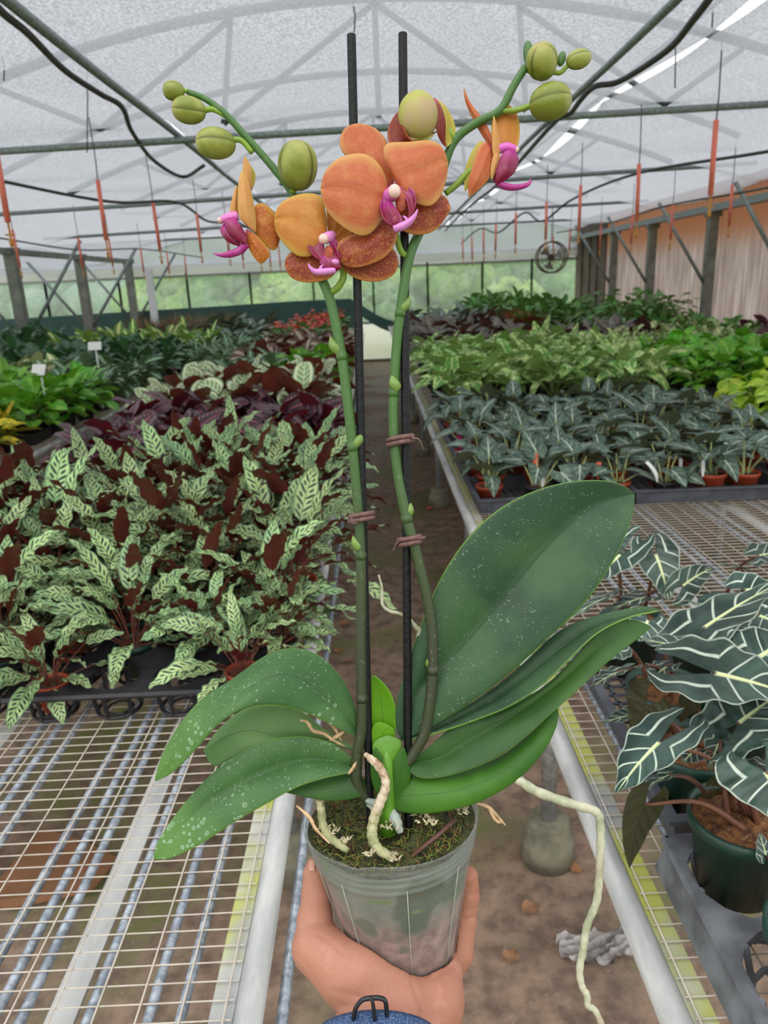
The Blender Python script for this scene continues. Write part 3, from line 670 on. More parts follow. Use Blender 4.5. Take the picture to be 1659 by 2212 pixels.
def tray(w, d, h=.055, mat=grey_plastic, ribs=True):
    """open flat with sloping ribbed sides"""
    mb = MB(); t = .004
    def ring(i, z): return [(i, i, z), (w - i, i, z), (w - i, d - i, z), (i, d - i, z)]
    L = [ring(.012, .004), ring(.012, .0), ring(0.002, h - .008), ring(-.008, h - .006), ring(-.008, h), ring(.008, h), ring(.02, .006)]
    b = len(mb.v)
    for r in L: mb.add(r)
    for i in range(len(L) - 1):
        for j in range(4): mb.face([b + i * 4 + j, b + i * 4 + (j + 1) % 4, b + (i + 1) * 4 + (j + 1) % 4, b + (i + 1) * 4 + j])
    for i in range(int(w / .03)): mb.box((.015 + i * .03, .012, .004), (.021 + i * .03, d - .012, .010))
    for i in range(int(d / .03)): mb.box((.012, .015 + i * .03, .004), (w - .012, .021 + i * .03, .010))
    return mb
BT = .7005
def put(mb, name, mat, loc, rz, label, cat='tray', group=None):
    o = mb.build(name, mat, None, False); o.location = loc; o.rotation_euler = (0, 0, rz); return tag(o, label, cat, group)
# -- left bench: rattlesnake calatheas in black shuttle trays
c1 = carrier(4, 4)
tr = put(c1, 'shuttle_tray', black_plastic, (-.735, 1.25, BT), .0, 'black round-holed shuttle tray with empty holes at the front of the rattlesnake calatheas', 'tray', 'black shuttle trays')
for k, (x, y, lab) in enumerate([(-1.27, 1.27, 'black shuttle tray at the front corner by the bare mesh of the left bench'), (-.735, 1.79, 'black shuttle tray hidden under rattlesnake calatheas, behind the tray with empty holes'), (-1.27, 1.80, 'black shuttle tray deep under the rattlesnake calatheas away from the aisle'), (-.735, 2.33, 'black shuttle tray under the rear rattlesnake calatheas')]):
    o = copy_tree(tr); o.location = (x, y, BT); tag(o, lab, 'tray')
RL = 'rattlesnake calathea with maroon undersides'
P = .128
def rattle_at(x, y, v, s, lab, rz=None, z=.712):
    VARS.setdefault(('rattle', False), [])
    V = VARS[('rattle', False)]
    if len(V) < 4: o = make_plant('rattle', len(V) + 1); V.append(o)
    else: o = copy_tree(V[v % 4])
    o.location = (x, y, z); o.scale = (s, s, s); o.rotation_euler = (0, 0, random.uniform(0, 6.28) if rz is None else rz)
    return tag(o, lab, 'plant', 'rattlesnake calatheas on the left bench')
# front row by hand: a clay pot at the left, two empty holes, a green pot behind, a clay pot by the aisle
cell = lambda ix, iy: (-.735 + (ix + .5) * P, 1.25 + (iy + .5) * P)
rattle_at(*cell(0, 0), 0, .66, 'small rattlesnake calathea in a clay coloured pot beside the empty tray holes')
rattle_at(*cell(1, 1), 1, .82, 'tall rattlesnake calathea in a dark green pot behind the empty tray holes')
rattle_at(*cell(3, 0), 2, .72, 'rattlesnake calathea hanging over the tray edge, in a clay pot nearest the aisle')
rattle_at(-.86, 1.40, 3, .75, 'rattlesnake calathea at the front corner beside the small clay pot one')
for iy in range(10):
    for ix in range(8):
        sc_ = (.70, .82)[iy] if iy < 2 else 1.03; y = 1.43 + iy * .150; x = -.235 - ix * .146 + (.05 if iy % 2 else 0) * (-1)
        if iy == 0 and (ix in (2, 3) or ix > 5): continue
        if iy > 6 and ix > 5 - (iy - 7): continue
        rattle_at(x + random.uniform(-.02, .02), y + random.uniform(-.02, .02), random.randrange(4), sc_ * random.uniform(.88, 1.1), f'rattlesnake calathea, {ORD[iy]} full row, {NTH[ix]} from the aisle')
block('maroon', 'dark maroon calathea with pink veins', 'plant', 'maroon calatheas', 'the left bench', -1.22, -.26, 3.02, 3.98, .19, .19, 4, side=-1)
block('mako', 'round leaved cream and green calathea', 'plant', 'cream calatheas', 'the left bench', -1.2, -.36, 4.2, 5.3, .2, .2, 4, side=-1)
K0 = dict(pot=(.06, .09), pm=[black_plastic], stem=stem_green)
def kind(k, name, leaf=None, fleaf=None, flower=None, pot=(.06, .09), pm=None, stem=stem_green, **kw):
    KIND[k] = dict(name=name, pot=pot, pm=pm or [black_plastic], stem=stem, kw=kw, leaf=leaf or k)
    if flower: KIND[k]['flower'] = flower; KIND[k]['fleaf'] = fleaf
kind('bright', 'potted_peperomia', n=24, el=(.1, 1.35), L=(.08, .12), W=(.034, .046), pet=(.05, .14), droop=.6, prof=P_round, nv=4, tilt=.5)
kind('silver', 'potted_foliage_plant', n=22, el=(.1, 1.3), L=(.1, .16), W=(.032, .045), pet=(.05, .14), droop=.7, prof=P_oval, nv=4, tilt=.6)
kind('dark', 'potted_foliage_plant', n=24, el=(.15, 1.4), L=(.1, .17), W=(.034, .048), pet=(.08, .2), droop=.6, prof=P_oval, nv=4, tilt=.5, pot=(.07, .11))
kind('dief', 'potted_dieffenbachia', n=20, el=(.3, 1.45), L=(.18, .26), W=(.045, .06), pet=(.1, .22), droop=.7, prof=P_lance, nv=5, tilt=.5, pot=(.07, .11))
kind('cream', 'potted_dieffenbachia', n=18, el=(.25, 1.4), L=(.12, .18), W=(.04, .05), pet=(.05, .14), droop=.6, prof=P_lance, nv=4, tilt=.5)
kind('pink', 'potted_aglaonema', n=18, el=(.2, 1.4), L=(.12, .17), W=(.038, .048), pet=(.04, .1), droop=.6, prof=P_lance, nv=4, tilt=.5)
kind('croton', 'potted_croton', n=24, el=(.1, 1.45), L=(.09, .14), W=(.02, .03), pet=(.02, .16), droop=.5, prof=P_lance, nv=4, tilt=.3, rollj=.7)
kind('leafy', 'potted_foliage_plant', leaf='mid', n=26, el=(.15, 1.45), L=(.08, .13), W=(.03, .042), pet=(.05, .2), droop=.6, prof=P_oval, nv=4, tilt=.5, rollj=.6)
kind('bronze', 'potted_calathea', n=20, el=(.2, 1.3), L=(.12, .17), W=(.045, .06), pet=(.06, .14), droop=.6, prof=P_oval, nv=4, tilt=.7, rollj=.8, stem=stem_dark)
kind('fern', 'potted_fern', leaf='silver', n=40, el=(.0, 1.4), L=(.12, .2), W=(.016, .024), pet=(.04, .14), droop=1.0, prof=P_lance, nv=4, tilt=.4, rollj=.8)
kind('grass', 'potted_grass', leaf='grassy', n=110, el=(.5, 1.52), L=(.2, .34), W=(.003, .0045), pet=(.01, .03), droop=.7, prof=P_strap, nv=3, nu=1, tilt=.1, pot=(.09, .12))
kind('dgrass', 'potted_grass', leaf='darkgrass', n=110, el=(.5, 1.52), L=(.18, .3), W=(.003, .0045), pet=(.01, .03), droop=.8, prof=P_strap, nv=3, nu=1, tilt=.1, pot=(.09, .12))
kind('rgrass', 'potted_grass', leaf='redgrass', n=120, el=(.3, 1.52), L=(.16, .28), W=(.003, .0045), pet=(.01, .03), droop=.8, prof=P_strap, nv=3, nu=1, tilt=.1, pot=(.09, .12))
kind('begonia', 'potted_begonia', n=18, el=(.3, 1.4), L=(.12, .19), W=(.055, .075), pet=(.1, .22), droop=.6, lobe=.25, nv=5, tilt=1.0, rollj=.6, stem=stem_dark)
kind('darkalo', 'potted_alocasia', leaf='velvet', n=12, el=(.4, 1.4), L=(.16, .22), W=(.06, .08), pet=(.14, .26), droop=.6, lobe=.3, nv=5, tilt=1.1, rollj=.5, pot=(.07, .11))
kind('redleaf', 'potted_coleus', n=24, el=(.1, 1.4), L=(.07, .11), W=(.03, .04), pet=(.03, .12), droop=.6, prof=P_oval, nv=4, tilt=.5, rollj=.7)
kind('purple', 'potted_foliage_plant', n=26, el=(.1, 1.45), L=(.1, .16), W=(.03, .042), pet=(.05, .24), droop=.6, prof=P_lance, nv=4, tilt=.4, rollj=.7, stem=stem_dark)
kind('pale', 'potted_hoya', n=30, el=(.0, 1.4), L=(.05, .08), W=(.018, .026), pet=(.04, .16), droop=.6, prof=P_oval, nv=3, tilt=.4, rollj=.8)
kind('red', 'potted_anthurium', leaf='mid', fleaf='redflower', n=16, el=(.1, 1.2), L=(.13, .18), W=(.05, .06), pet=(.06, .16), droop=.6, prof=P_oval, nv=4, tilt=.6,
     flower=dict(n=9, el=(1.0, 1.5), L=(.06, .085), W=(.03, .036), pet=(.18, .26), droop=.3, prof=P_round, nv=4, tilt=1.2, rollj=.5))
kind('umbrella', 'potted_umbrella_plant', leaf='mid', n=60, el=(.05, 1.45), L=(.11, .16), W=(.022, .03), pet=(.12, .34), droop=.9, prof=P_lance, nv=4, tilt=.9, rollj=.5, pot=(.09, .13))
LB, RB, LF, RF = 'the left bench', 'the alocasia bench', 'the farther left bench', 'the bench by the pinkish wall'
B = lambda *a, **k: block(*a, one_mesh=True, **k)
B('bright', 'small light green plant', 'plant', 'light green plants past the cream calatheas', LB, -.7, -.38, 5.55, 6.5, .17, .2, side=-1)
B('silver', 'pale silvery green plant', 'plant', 'silvery plants past the cream calatheas', LB, -1.22, -.78, 5.5, 6.5, .2, .2, side=-1)
B('bronze', 'bronze and cream leaved calathea', 'plant', 'bronze calatheas', LB, -1.1, -.48, 6.75, 8.8, .24, .26, side=-1)
B('fern', 'feathery silvery fern', 'plant', 'silvery ferns', LB, -1.75, -1.15, 7.3, 9.2, .26, .28, side=-1)
B('red', 'red flowering anthurium', 'plant', 'red anthuriums', LB, -1.1, -.5, 9.6, 12.6, .26, .42, side=-1, sc=(1.0, 1.2))
B('darkalo', 'dark leaved alocasia by the shade curtain', 'plant', 'dark alocasias of the left bench', LB, -2.1, -1.35, 9.6, 11.4, .3, .36, side=-1)
# farther left bench
B('croton', 'yellow and green croton', 'plant', 'crotons', LF, -2.62, -1.98, 2.95, 3.95, .15, .17, 4, side=-1)
block('bright', 'glossy light green plant', 'plant', 'glossy green plants of the farther left bench', LF, -2.7, -1.98, 4.2, 5.2, .18, .2, 3, side=-1, sc=(1.1, 1.35))
B('silver', 'grey green rosette plant', 'plant', 'grey green plants of the farther left bench', LF, -2.8, -1.98, 5.4, 6.4, .2, .22, side=-1)
B('cream', 'cream variegated dieffenbachia', 'plant', 'cream dieffenbachias', LF, -3.3, -2.75, 5.7, 6.6, .2, .2, side=-1)
B('pink', 'pinkish leaved aglaonema', 'plant', 'pinkish aglaonemas', LF, -3.4, -2.9, 5.0, 5.5, .22, .22, side=-1)
B('dark', 'dark green glossy plant', 'plant', 'dark glossy plants', LF, -4.2, -1.98, 6.75, 8.2, .25, .28, side=-1)
B('dief', 'tall yellow green dieffenbachia', 'plant', 'yellow green dieffenbachias', LF, -3.5, -2.0, 8.6, 9.5, .3, .3, side=-1, sc=(.8, 1))
B('dark', 'broad leaved dark green plant past the first left post', 'plant', 'broad leaved plants by the left posts', LF, -5.6, -3.9, 8.7, 9.6, .32, .34, side=-1, sc=(1.1, 1.4))
B('dgrass', 'dark brown tufted grass', 'grass plant', 'dark brown grasses', LF, -3.6, -2.3, 10.2, 10.6, .2, .22, 2, side=-1, sc=(1.0, 1.15))
B('grass', 'tan tufted grass', 'grass plant', 'tan grasses', LF, -3.5, -2.0, 11.0, 11.7, .22, .24, 2, side=-1, sc=(1.1, 1.3))
# right bench: little black velvet alocasias in clay pots
block('velvet', 'small velvety alocasia with pale veins', 'plant', 'small velvety alocasias', RB, .40, 1.62, 2.56, 4.05, .155, .15, 6, side=1, sc=(.9, 1.12), z=.712)
B('syng', 'variegated arrowhead plant', 'plant', 'variegated arrowhead plants', RB, .46, 1.66, 4.45, 6.5, .2, .21, 4, side=1, sc=(1.0, 1.2))
B('begonia', 'dark bronze begonia', 'plant', 'dark begonias', RB, .58, 1.42, 7.0, 9.6, .28, .34, side=1)
B('redleaf', 'red leaved coleus', 'plant', 'red coleus', RB, 1.45, 1.85, 7.3, 8.4, .2, .26, side=1)
B('darkalo', 'dark grey green alocasia behind the begonias', 'plant', 'dark alocasias of the right-hand bench', RB, .6, 1.6, 10.0, 11.5, .3, .36, side=1)
B('leafy', 'bushy mid green plant near the far windows', 'plant', 'green plants near the far windows', RB, 1.6, 2.9, 11.6, 13.2, .32, .38, side=1, sc=(1.3, 1.7))
B('rgrass', 'rusty red tufted grass', 'grass plant', 'rusty red grasses', RB, 1.7, 2.35, 10.9, 11.2, .16, .2, 2, side=1, sc=(.95, 1.1))
# bench by the pinkish wall
block('lime', 'yellow lime pothos', 'plant', 'yellow lime pothos', RF, 2.08, 3.0, 3.3, 4.2, .18, .18, 3, side=1, sc=(.95, 1.15))
B('bright', 'bright green trailing plant', 'plant', 'bright green plants behind the pothos', RF, 2.08, 3.4, 4.75, 6.0, .18, .2, 4, side=1, sc=(1.0, 1.25))
B('pale', 'pale variegated hoya', 'plant', 'pale hoyas', RF, 2.05, 3.6, 6.3, 7.0, .2, .2, side=1, sc=(1.0, 1.2))
B('begonia', 'bronze grey begonia past the hoyas', 'plant', 'bronze begonias by the pinkish wall', RF, 2.05, 2.8, 7.4, 8.4, .26, .3, side=1, sc=(.75, .95))
B('leafy', 'dark green low plant', 'plant', 'low green plants by the pinkish wall', RF, 3.05, 3.4, 6.9, 7.9, .2, .22, side=1, sc=(.9, 1.05))
B('purple', 'dark purple leaved plant', 'plant', 'purple plants by the pinkish wall', RF, 3.4, 3.7, 6.3, 6.75, .2, .22, side=1, sc=(.8, 1))
B('umbrella', 'glossy umbrella plant', 'plant', 'umbrella plants', RF, 2.85, 3.4, 8.7, 9.5, .28, .3, 3, side=1, sc=(1.05, 1.2))
B('leafy', 'mid green bushy plant behind the umbrella plants', 'plant', 'bushy plants by the corner', RF, 2.2, 3.25, 10.9, 12.2, .3, .34, side=1, sc=(1.1, 1.4))
# trays
g1 = tray(.54, .30)
t0 = put(g1, 'nursery_tray', grey_plastic, (.345, 2.48, BT), .03, 'grey open flat at the aisle end of the small alocasias, front row', 'tray', 'grey open flats')
k = 0
for iy in range(5):
    for ix in range(2 if iy else 3):
        if iy == 0 and ix == 0: continue
        o = copy_tree(t0); o.location = (.345 + ix * .56, 2.48 + iy * .315 + (.03 if ix else 0), BT); o.rotation_euler.z = [.03, -.03, .02][ix]
        tag(o, f'grey open flat under the small alocasias, {NTH[ix]} from the aisle, {ORD[iy]} row', 'tray')
dt = tray(.50, .26, .07)
d0 = None
for i, (x, y, rz, lab) in enumerate([(-2.42, 2.82, 0, 'dark open flat under the nearest crotons'), (-2.42, 3.12, 0, 'dark open flat under the crotons, second along the aisle'), (-2.42, 3.42, 0, 'dark open flat under the crotons, third along the aisle'), (-2.42, 4.1, .03, 'dark open flat under the glossy green plants'), (-2.42, 4.42, .03, 'dark open flat under the glossy green plants, farther one'), (-2.42, 5.3, .03, 'dark open flat under the grey green rosettes'),
     (2.02, 3.2, 0, 'dark open flat at the aisle corner of the lime pothos'), (2.02, 3.5, 0, 'dark open flat under the lime pothos, second along the aisle'), (2.02, 3.82, 0, 'dark open flat under the lime pothos, third along the aisle'), (2.56, 3.2, 0, 'dark open flat under the lime pothos towards the wall'), (2.02, 4.65, 0, 'dark open flat under the bright green plants'), (2.02, 4.95, 0, 'dark open flat under the bright green plants, second along the aisle'), (2.02, 5.25, 0, 'dark open flat under the bright green plants, third along the aisle'), (2.02, 6.2, 0, 'dark open flat under the pale hoyas'), (.36, 4.35, 0, 'dark open flat under the arrowhead plants beside the aisle')]):
    if d0 is None: o = d0 = put(dt, 'nursery_tray', black_plastic, (0, 0, 0), 0, '')
    else: o = copy_tree(d0)
    o.location = (x, y, BT); o.rotation_euler.z = rz; tag(o, lab, 'tray', 'dark open flats')
# plant tags
tagm = plain('white_tag_plastic', lin(236, 236, 234), .45); orange_m = plain('orange_tag_plastic', lin(235, 82, 30), .45); pink_m = plain('pink_tag_plastic', lin(214, 40, 130), .45)
def stake_tag(loc, h, w, rz, lean, m, lab, grp=None):
    mb = MB(); rows = []
    for i in range(6):
        f = i / 5; ww = w / 2 * (min(1, .35 + f * 2.2)); rows.append([(-ww, lean * f * f * h, h * f * (1 - .15 * lean * f)), (0, lean * f * f * h + .0008, h * f * (1 - .15 * lean * f)), (ww, lean * f * f * h, h * f * (1 - .15 * lean * f))])
    mb.grid(rows); mb.grid([[(x, y + .0012, z) for x, y, z in reversed(r)] for r in rows])
    o = mb.build('plant_tag', m); o.location = loc; o.rotation_euler = (0, 0, rz); return tag(o, lab, 'plant tag', grp)
for px, py, h, w, rz, ln, m, lab in [(1158, 1040, .10, .018, .2, .12, orange_m, 'tall orange tag standing among the small alocasias'), (1292, 1035, .06, .017, -.3, .3, orange_m, 'short orange tag leaning in a front pot of the small alocasias'),
        (1172, 1052, .055, .014, 0, .05, tagm, 'white tag upright beside the tall orange tag'), (1420, 1042, .075, .03, .9, .55, tagm, 'broad white tag leaning sideways from a clay pot'), (1518, 1030, .06, .014, .2, .1, tagm, 'narrow white tag in a front pot of the small alocasias'),
        (995, 975, .07, .015, .3, .2, pink_m, 'magenta tag at the aisle corner of the small alocasias'), (1012, 972, .05, .03, .4, .4, tagm, 'creamy white tag beside the magenta tag'), (1470, 1020, .05, .014, .2, .1, tagm, 'white tag second row among the small alocasias')]:
    p = onz(px, py, .79); stake_tag(p, h, w, rz, ln, m, lab)
def sign(p, s, rz, lab):
    t = empty('label_stake', p, rz); tag(t, lab, 'plant sign')
    mb = MB(); mb.box((-.006 * s, -.002, 0), (.006 * s, .002, .17 * s)); mb.build('stake', tagm, t, False)
    mb = MB(); mb.grid([[(-.05 * s, -.03 * s, .14 * s), (.05 * s, -.03 * s, .14 * s)], [(-.05 * s, 0, .20 * s), (.05 * s, 0, .20 * s)]]); mb.grid([[(.05 * s, -.028 * s, .14 * s), (-.05 * s, -.028 * s, .14 * s)], [(.05 * s, .002, .20 * s), (-.05 * s, .002, .20 * s)]]); mb.build('plate', tagm, t, False)
sign(onz(98, 860, .92), 1.0, -.35, 'white angled sign standing among the glossy green plants')
sign(onz(213, 795, .98), .95, .1, 'white sign standing before the dark green plants')
# ---------------- the polly alocasias at the right
polly_pot_mat = green_plastic
def polly(pc, r, h, leaves, lab, bare=()):
    """pc pot base centre; leaves: (junction px, tip px, z of junction, z of tip, half width, roll, lobe)"""
    t = empty('potted_alocasia', pc); tag(t, lab, 'plant', 'large white veined alocasias'); KIDS[t.name] = []
    mb = MB(); add_pot(mb, r, h, 28); mb.build('pot', polly_pot_mat, t)
    rows = []
    for i in range(9):
        rr = r * .92 * i / 8 + 1e-4; rows.append([(rr * cos(2 * PI * j / 24), rr * sin(2 * PI * j / 24), h * .88 + .012 * (1 - i / 8) + random.uniform(-.004, .004)) for j in range(25)])
    for rw in rows: rw[-1] = rw[0]
    rows.reverse(); mb = MB(); mb.grid(rows); mb.build('soil', coco_mat, t)
    st = MB(); pc = Vector(pc)
    for i, (J, T, zj, zt, W, roll, lobe, droop) in enumerate(leaves):
        a = onz(*J, zj) - pc
        if abs(roll) < 1:                          # the blade lies so that its upper side is turned towards the camera
            best = -9
            for q in range(31):
                zz = zj - .16 + .24 * q / 30; d_ = onz(*T, zz) - pc - a; t_ = d_.normalized(); s_ = Vector((-t_.y, t_.x, 0)).normalized(); sc_ = t_.cross(s_).dot((CC - pc - a).normalized()) - .8 * abs(zz - zt)
                if sc_ > best: best = sc_; zt2 = zz
            zt = zt2
        b = onz(*T, zt) - pc; d = b - a; L = d.length * (1 + .06 * abs(droop)); az = math.atan2(d.y, d.x); el = math.asin(max(-1, min(1, d.z / d.length))) + droop / 2
        mb = MB(); blade(mb, a, az, el, L, W, droop, fold=.1, wave=(.05, 2.2), nu=5, nv=26, roll=roll, lobe=lobe, ph=i)
        for q in range(len(mb.v)): pass
        mb.build('leaf', LM['polly'], t)
        o = Vector((cos(i * 2.4) * r * .3, sin(i * 2.4) * r * .3, h * .86)); mid = o.lerp(a, .5) + Vector((0, 0, .03 if (a - o).length > .1 else .02)) + (o.xy.to_3d() * .3)
        st.tube(smooth_path([o, mid, a], 6), [.0046 - .0026 * k / 12 for k in range(13)], 8)
    st.build('stalks', stem_red, t); return t
# the group by the aisle rail
HP = .712
polly((.448, .785, HP), .067, .115, [
    ((1424, 1604), (1333, 1712), .95, .85, .05, .25, .75, .4), ((1446, 1674), (1374, 1720), .86, .82, .022, .5, .25, .5), ((1395, 1738), (1361, 1872), .83, .725, .026, 1.3, .35, .3),
    ((1505, 1618), (1475, 1648), .90, .85, .02, -.3, .3, .4), ((1555, 1600), (1532, 1662), .91, .85, .02, .1, .3, .4), ((1560, 1700), (1650, 1712), .87, .85, .03, -1.2, .4, .6), ((1597, 1562), (1700, 1490), .97, .99, .06, -.2, .85, .2)],
    'large white veined alocasia in a green pot of loose coir, one brown leaf hanging')
polly((.455, .60, HP), .067, .115, [
    ((1655, 1668), (1720, 1790), .97, .92, .055, .3, .6, .4), ((1640, 1660), (1560, 1655), .90, .88, .035, .3, .4, .4), ((1655, 1850), (1640, 1800), .83, .84, .016, .3, .3, .4)],
    'large white veined alocasia in the frontmost green pot at the photo edge')
polly((.45, .935, HP), .066, .115, [
    ((1545, 1455), (1720, 1505), 1.02, 1.0, .075, .1, .85, .2), ((1395, 1528), (1375, 1600), .90, .84, .042, 1.9, .6, .3), ((1370, 1545), (1305, 1562), .86, .84, .03, .2, .5, .4), ((1490, 1505), (1470, 1560), .92, .87, .022, 1.6, .3, .4)],
    'large white veined alocasia with a long pale lobe, behind the loose coir pot')
polly((.575, 1.06, HP), .066, .115, [
    ((1500, 1403), (1378, 1380), 1.0, 1.0, .045, .1, .85, .1), ((1640, 1420), (1720, 1380), 1.0, 1.0, .06, .2, .5, .4), ((1600, 1440), (1640, 1500), .96, .9, .045, .4, .5, .4)],
    'large white veined alocasia with a flat spread leaf in the middle of its group')
polly((.47, 1.10, HP), .066, .115, [
    ((1335, 1452), (1278, 1486), .93, .89, .045, .5, .85, .4), ((1325, 1395), (1290, 1420), .92, .9, .04, -.2, .6, .4), ((1440, 1440), (1400, 1480), .9, .86, .035, .4, .4, .5), ((1400, 1340), (1380, 1385), .95, .9, .035, -.3, .5, .3)],
    'large white veined alocasia by the rail, its leaf tips under the orchid leaves')
polly((.60, 1.24, HP), .066, .115, [
    ((1522, 1356), (1680, 1262), .99, 1.02, .075, -.25, .45, .2), ((1640, 1330), (1700, 1360), .97, .94, .055, .2, .5, .4), ((1560, 1320), (1470, 1300), .95, .94, .045, .3, .4, .3)],
    'large white veined alocasia with one long raised leaf, nearer the bench middle')
polly((.50, 1.36, HP), .064, .115, [
    ((1416, 1197), (1444, 1296), .98, .92, .048, .1, .5, .4), ((1340, 1198), (1283, 1256), .98, .95, .042, -.3, 1.0, .1), ((1310, 1290), (1215, 1352), .90, .86, .04, .4, .5, .4), ((1395, 1290), (1320, 1320), .90, .88, .045, .2, .5, .4), ((1475, 1265), (1540, 1228), .93, .95, .035, 1.2, .5, .4)],
    'large white veined alocasia nearest the empty wire mesh, one leaf facing front')
polly((.72, 1.40, HP), .064, .115, [
    ((1600, 1228), (1540, 1222), .95, .95, .04, .3, .5, .4), ((1640, 1200), (1700, 1195), .97, .96, .05, .1, .5, .4), ((1610, 1275), (1690, 1280), .95, .93, .05, .3, .5, .5)],
    'large white veined alocasia at the back of its group, far from the rail')
wt = carrier(2, 3, .150, .070, worn_plastic, .052)
for (z0, z1) in ((0, .052),):
    b = wt.add([(-.012, 0, 0), (-.012, .45, 0), (.004, .45, .052), (.004, 0, .052), (-.006, 0, 0), (-.006, .45, 0), (.010, .45, .050), (.010, 0, .050)])
    for q in ((0, 3, 2, 1), (4, 5, 6, 7), (3, 7, 6, 2), (0, 1, 5, 4), (1, 2, 6, 5), (0, 4, 7, 3)): wt.face([b + i for i in q])
put(wt, 'shuttle_tray', worn_plastic, (.372, .385, BT), .0, 'worn grey shuttle tray with holes holding the frontmost green pots')
wt2 = tray(.33, .56, .06); put(wt2, 'nursery_tray', grey_plastic, (.392, .86, BT), .0, 'dark grey flat beside the rail under the large alocasias')
# ---------------- things on the floor
cm = plain('brown_cardboard', lin(150, 106, 74), .8, var=.12, scale=8)
P0 = [onz(x, y, .02) for x, y in [(0, 1905), (90, 1800), (180, 1815), (255, 1855), (200, 1935), (20, 1960), (-40, 1950)]]
mb = MB(); c0 = sum(P0, Vector()) / 7
b = mb.add([p + Vector((0, 0, .012 * sin(i * 2))) for i, p in enumerate(P0)] + [p + Vector((0, 0, .008 + .012 * sin(i * 2))) for i, p in enumerate(P0)])
mb.face(list(range(b + 6, b - 1, -1))); mb.face(range(b + 7, b + 14))
for i in range(7): mb.face([b + i, b + (i + 1) % 7, b + 7 + (i + 1) % 7, b + 7 + i])
tag(mb.build('cardboard_piece', cm, None, False), 'torn piece of brown cardboard on the floor under the left bench mesh', 'cardboard')
m = M('crumpled_grey_film'); nz = m.noise(22, 5, .6); film2 = m.done(m.bsdf(m.mix(m.step(nz, .35, .65), lin(120, 112, 108), lin(190, 184, 180)), .35, normal=m.bump(nz, .8, .01)))
q = [onz(x, y, .01) for x, y in [(1200, 2035), (1285, 2025), (1362, 2020), (1368, 2065), (1300, 2095), (1215, 2080)]]
mb = MB(); rows = []
for i in range(13):
    f = i / 12; a = q[0].lerp(q[5], f); b_ = q[2].lerp(q[3], f); m1 = q[1].lerp(q[4], f); r = []
    for j in range(19):
        g = j / 18; p = (a.lerp(m1, g * 2) if g < .5 else m1.lerp(b_, g * 2 - 1)); r.append(p + Vector((random.uniform(-.004, .004), random.uniform(-.004, .004), .012 + .012 * sin(i * 1.7 + j * .9) + random.uniform(0, .008))))
    rows.append(r)
rows.reverse(); mb.grid(rows); mb.grid([[p - Vector((0, 0, .002)) for p in reversed(r)] for r in rows]); tag(mb.build('plastic_scrap', film2), 'crumpled grey plastic scrap lying on the dirt under the mossy rail', 'plastic scrap')
dry = [plain('dry_leaf', lin(160, 112, 74), .8, var=.2, scale=40), plain('dry_leaf_pale', lin(150, 110, 80), .8, var=.2, scale=40), plain('red_petal', lin(226, 84, 62), .6)]
def litter(px, py, L, W, az, m, lab, grp=None):
    p = onz(px, py, .004); mb = MB(); blade(mb, (0, 0, 0), az, .35, L, W, .7, P_lance, .3, (.2, 2), 2, 6)
    o = mb.build('fallen_leaf', m); o.location = p; tag(o, lab, 'fallen leaf', grp)
for a in [(1255, 1888, .055, .014, 2.2, dry[0], 'curled tan leaf fallen on the dirt beside the mossy rail'), (1130, 1972, .05, .02, .5, dry[1], 'pale brown leaf on the dirt right of the hand'), (922, 1100, .05, .02, .2, dry[2], 'bright red petal on the aisle floor'), (735, 1352, .05, .02, .4, dry[0], 'tan leaf on the mossy floor by the left bench foot'), (728, 1412, .05, .018, 1.2, dry[0], 'tan leaf on the floor nearest the left bench rail'), (745, 1430, .04, .014, .1, dry[1], 'narrow leaf beside another on the mossy floor'), (915, 1118, .03, .02, 1.2, dry[1], 'small pale leaf near the red petal'), (1098, 2080, .04, .02, 1.0, dry[1], 'brown scrap of leaf below the hand')]: litter(*a)
# ---------------- trees beyond the windows
def treemat(n, a, b):
    m = M(n); nz = m.noise(1.5, 6, .7); sp = m.noise(7, 4, .7)
    return m.done(m.bsdf(m.mix(m.math('MULTIPLY', m.step(nz, .3, .7), m.step(sp, .3, .6)), lin(*a), lin(*b)), .8, normal=m.bump(sp, 1, .3)))
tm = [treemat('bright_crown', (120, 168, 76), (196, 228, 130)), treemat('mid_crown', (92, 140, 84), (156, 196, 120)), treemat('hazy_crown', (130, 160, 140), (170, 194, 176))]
bark = plain('bark', lin(110, 100, 86), .9, var=.2)
def tree(x, y, h, r, m, lab, seed):
    rd = random.Random(seed); t = empty('tree', (x, y, -.15)); tag(t, lab, 'tree', 'trees beyond the far windows')
    mb = MB(); mb.tube([(0, 0, 0), (.1, 0, h * .3), (0, .1, h * .6)], [.16, .13, .07], 8); mb.build('trunk', bark, t)
    mb = MB()
    for k in range(34):
        a = rd.uniform(0, 6.28); q = rd.random(); zz = h * (.12 + .82 * q); rr = r * (1 - abs(q - .4)) * rd.uniform(.3, .95); s = r * rd.uniform(.28, .5)
        mb.ball((rr * cos(a), rr * sin(a) * .7, zz), (s, s, s * .8), 12, 8)
    mb.v = [(vx + rd.uniform(-.09, .09), vy + rd.uniform(-.09, .09), vz + rd.uniform(-.09, .09)) for vx, vy, vz in mb.v]
    mb.build('crown', m, t)
TN = ['bright green tree', 'mid green tree', 'hazy distant tree']
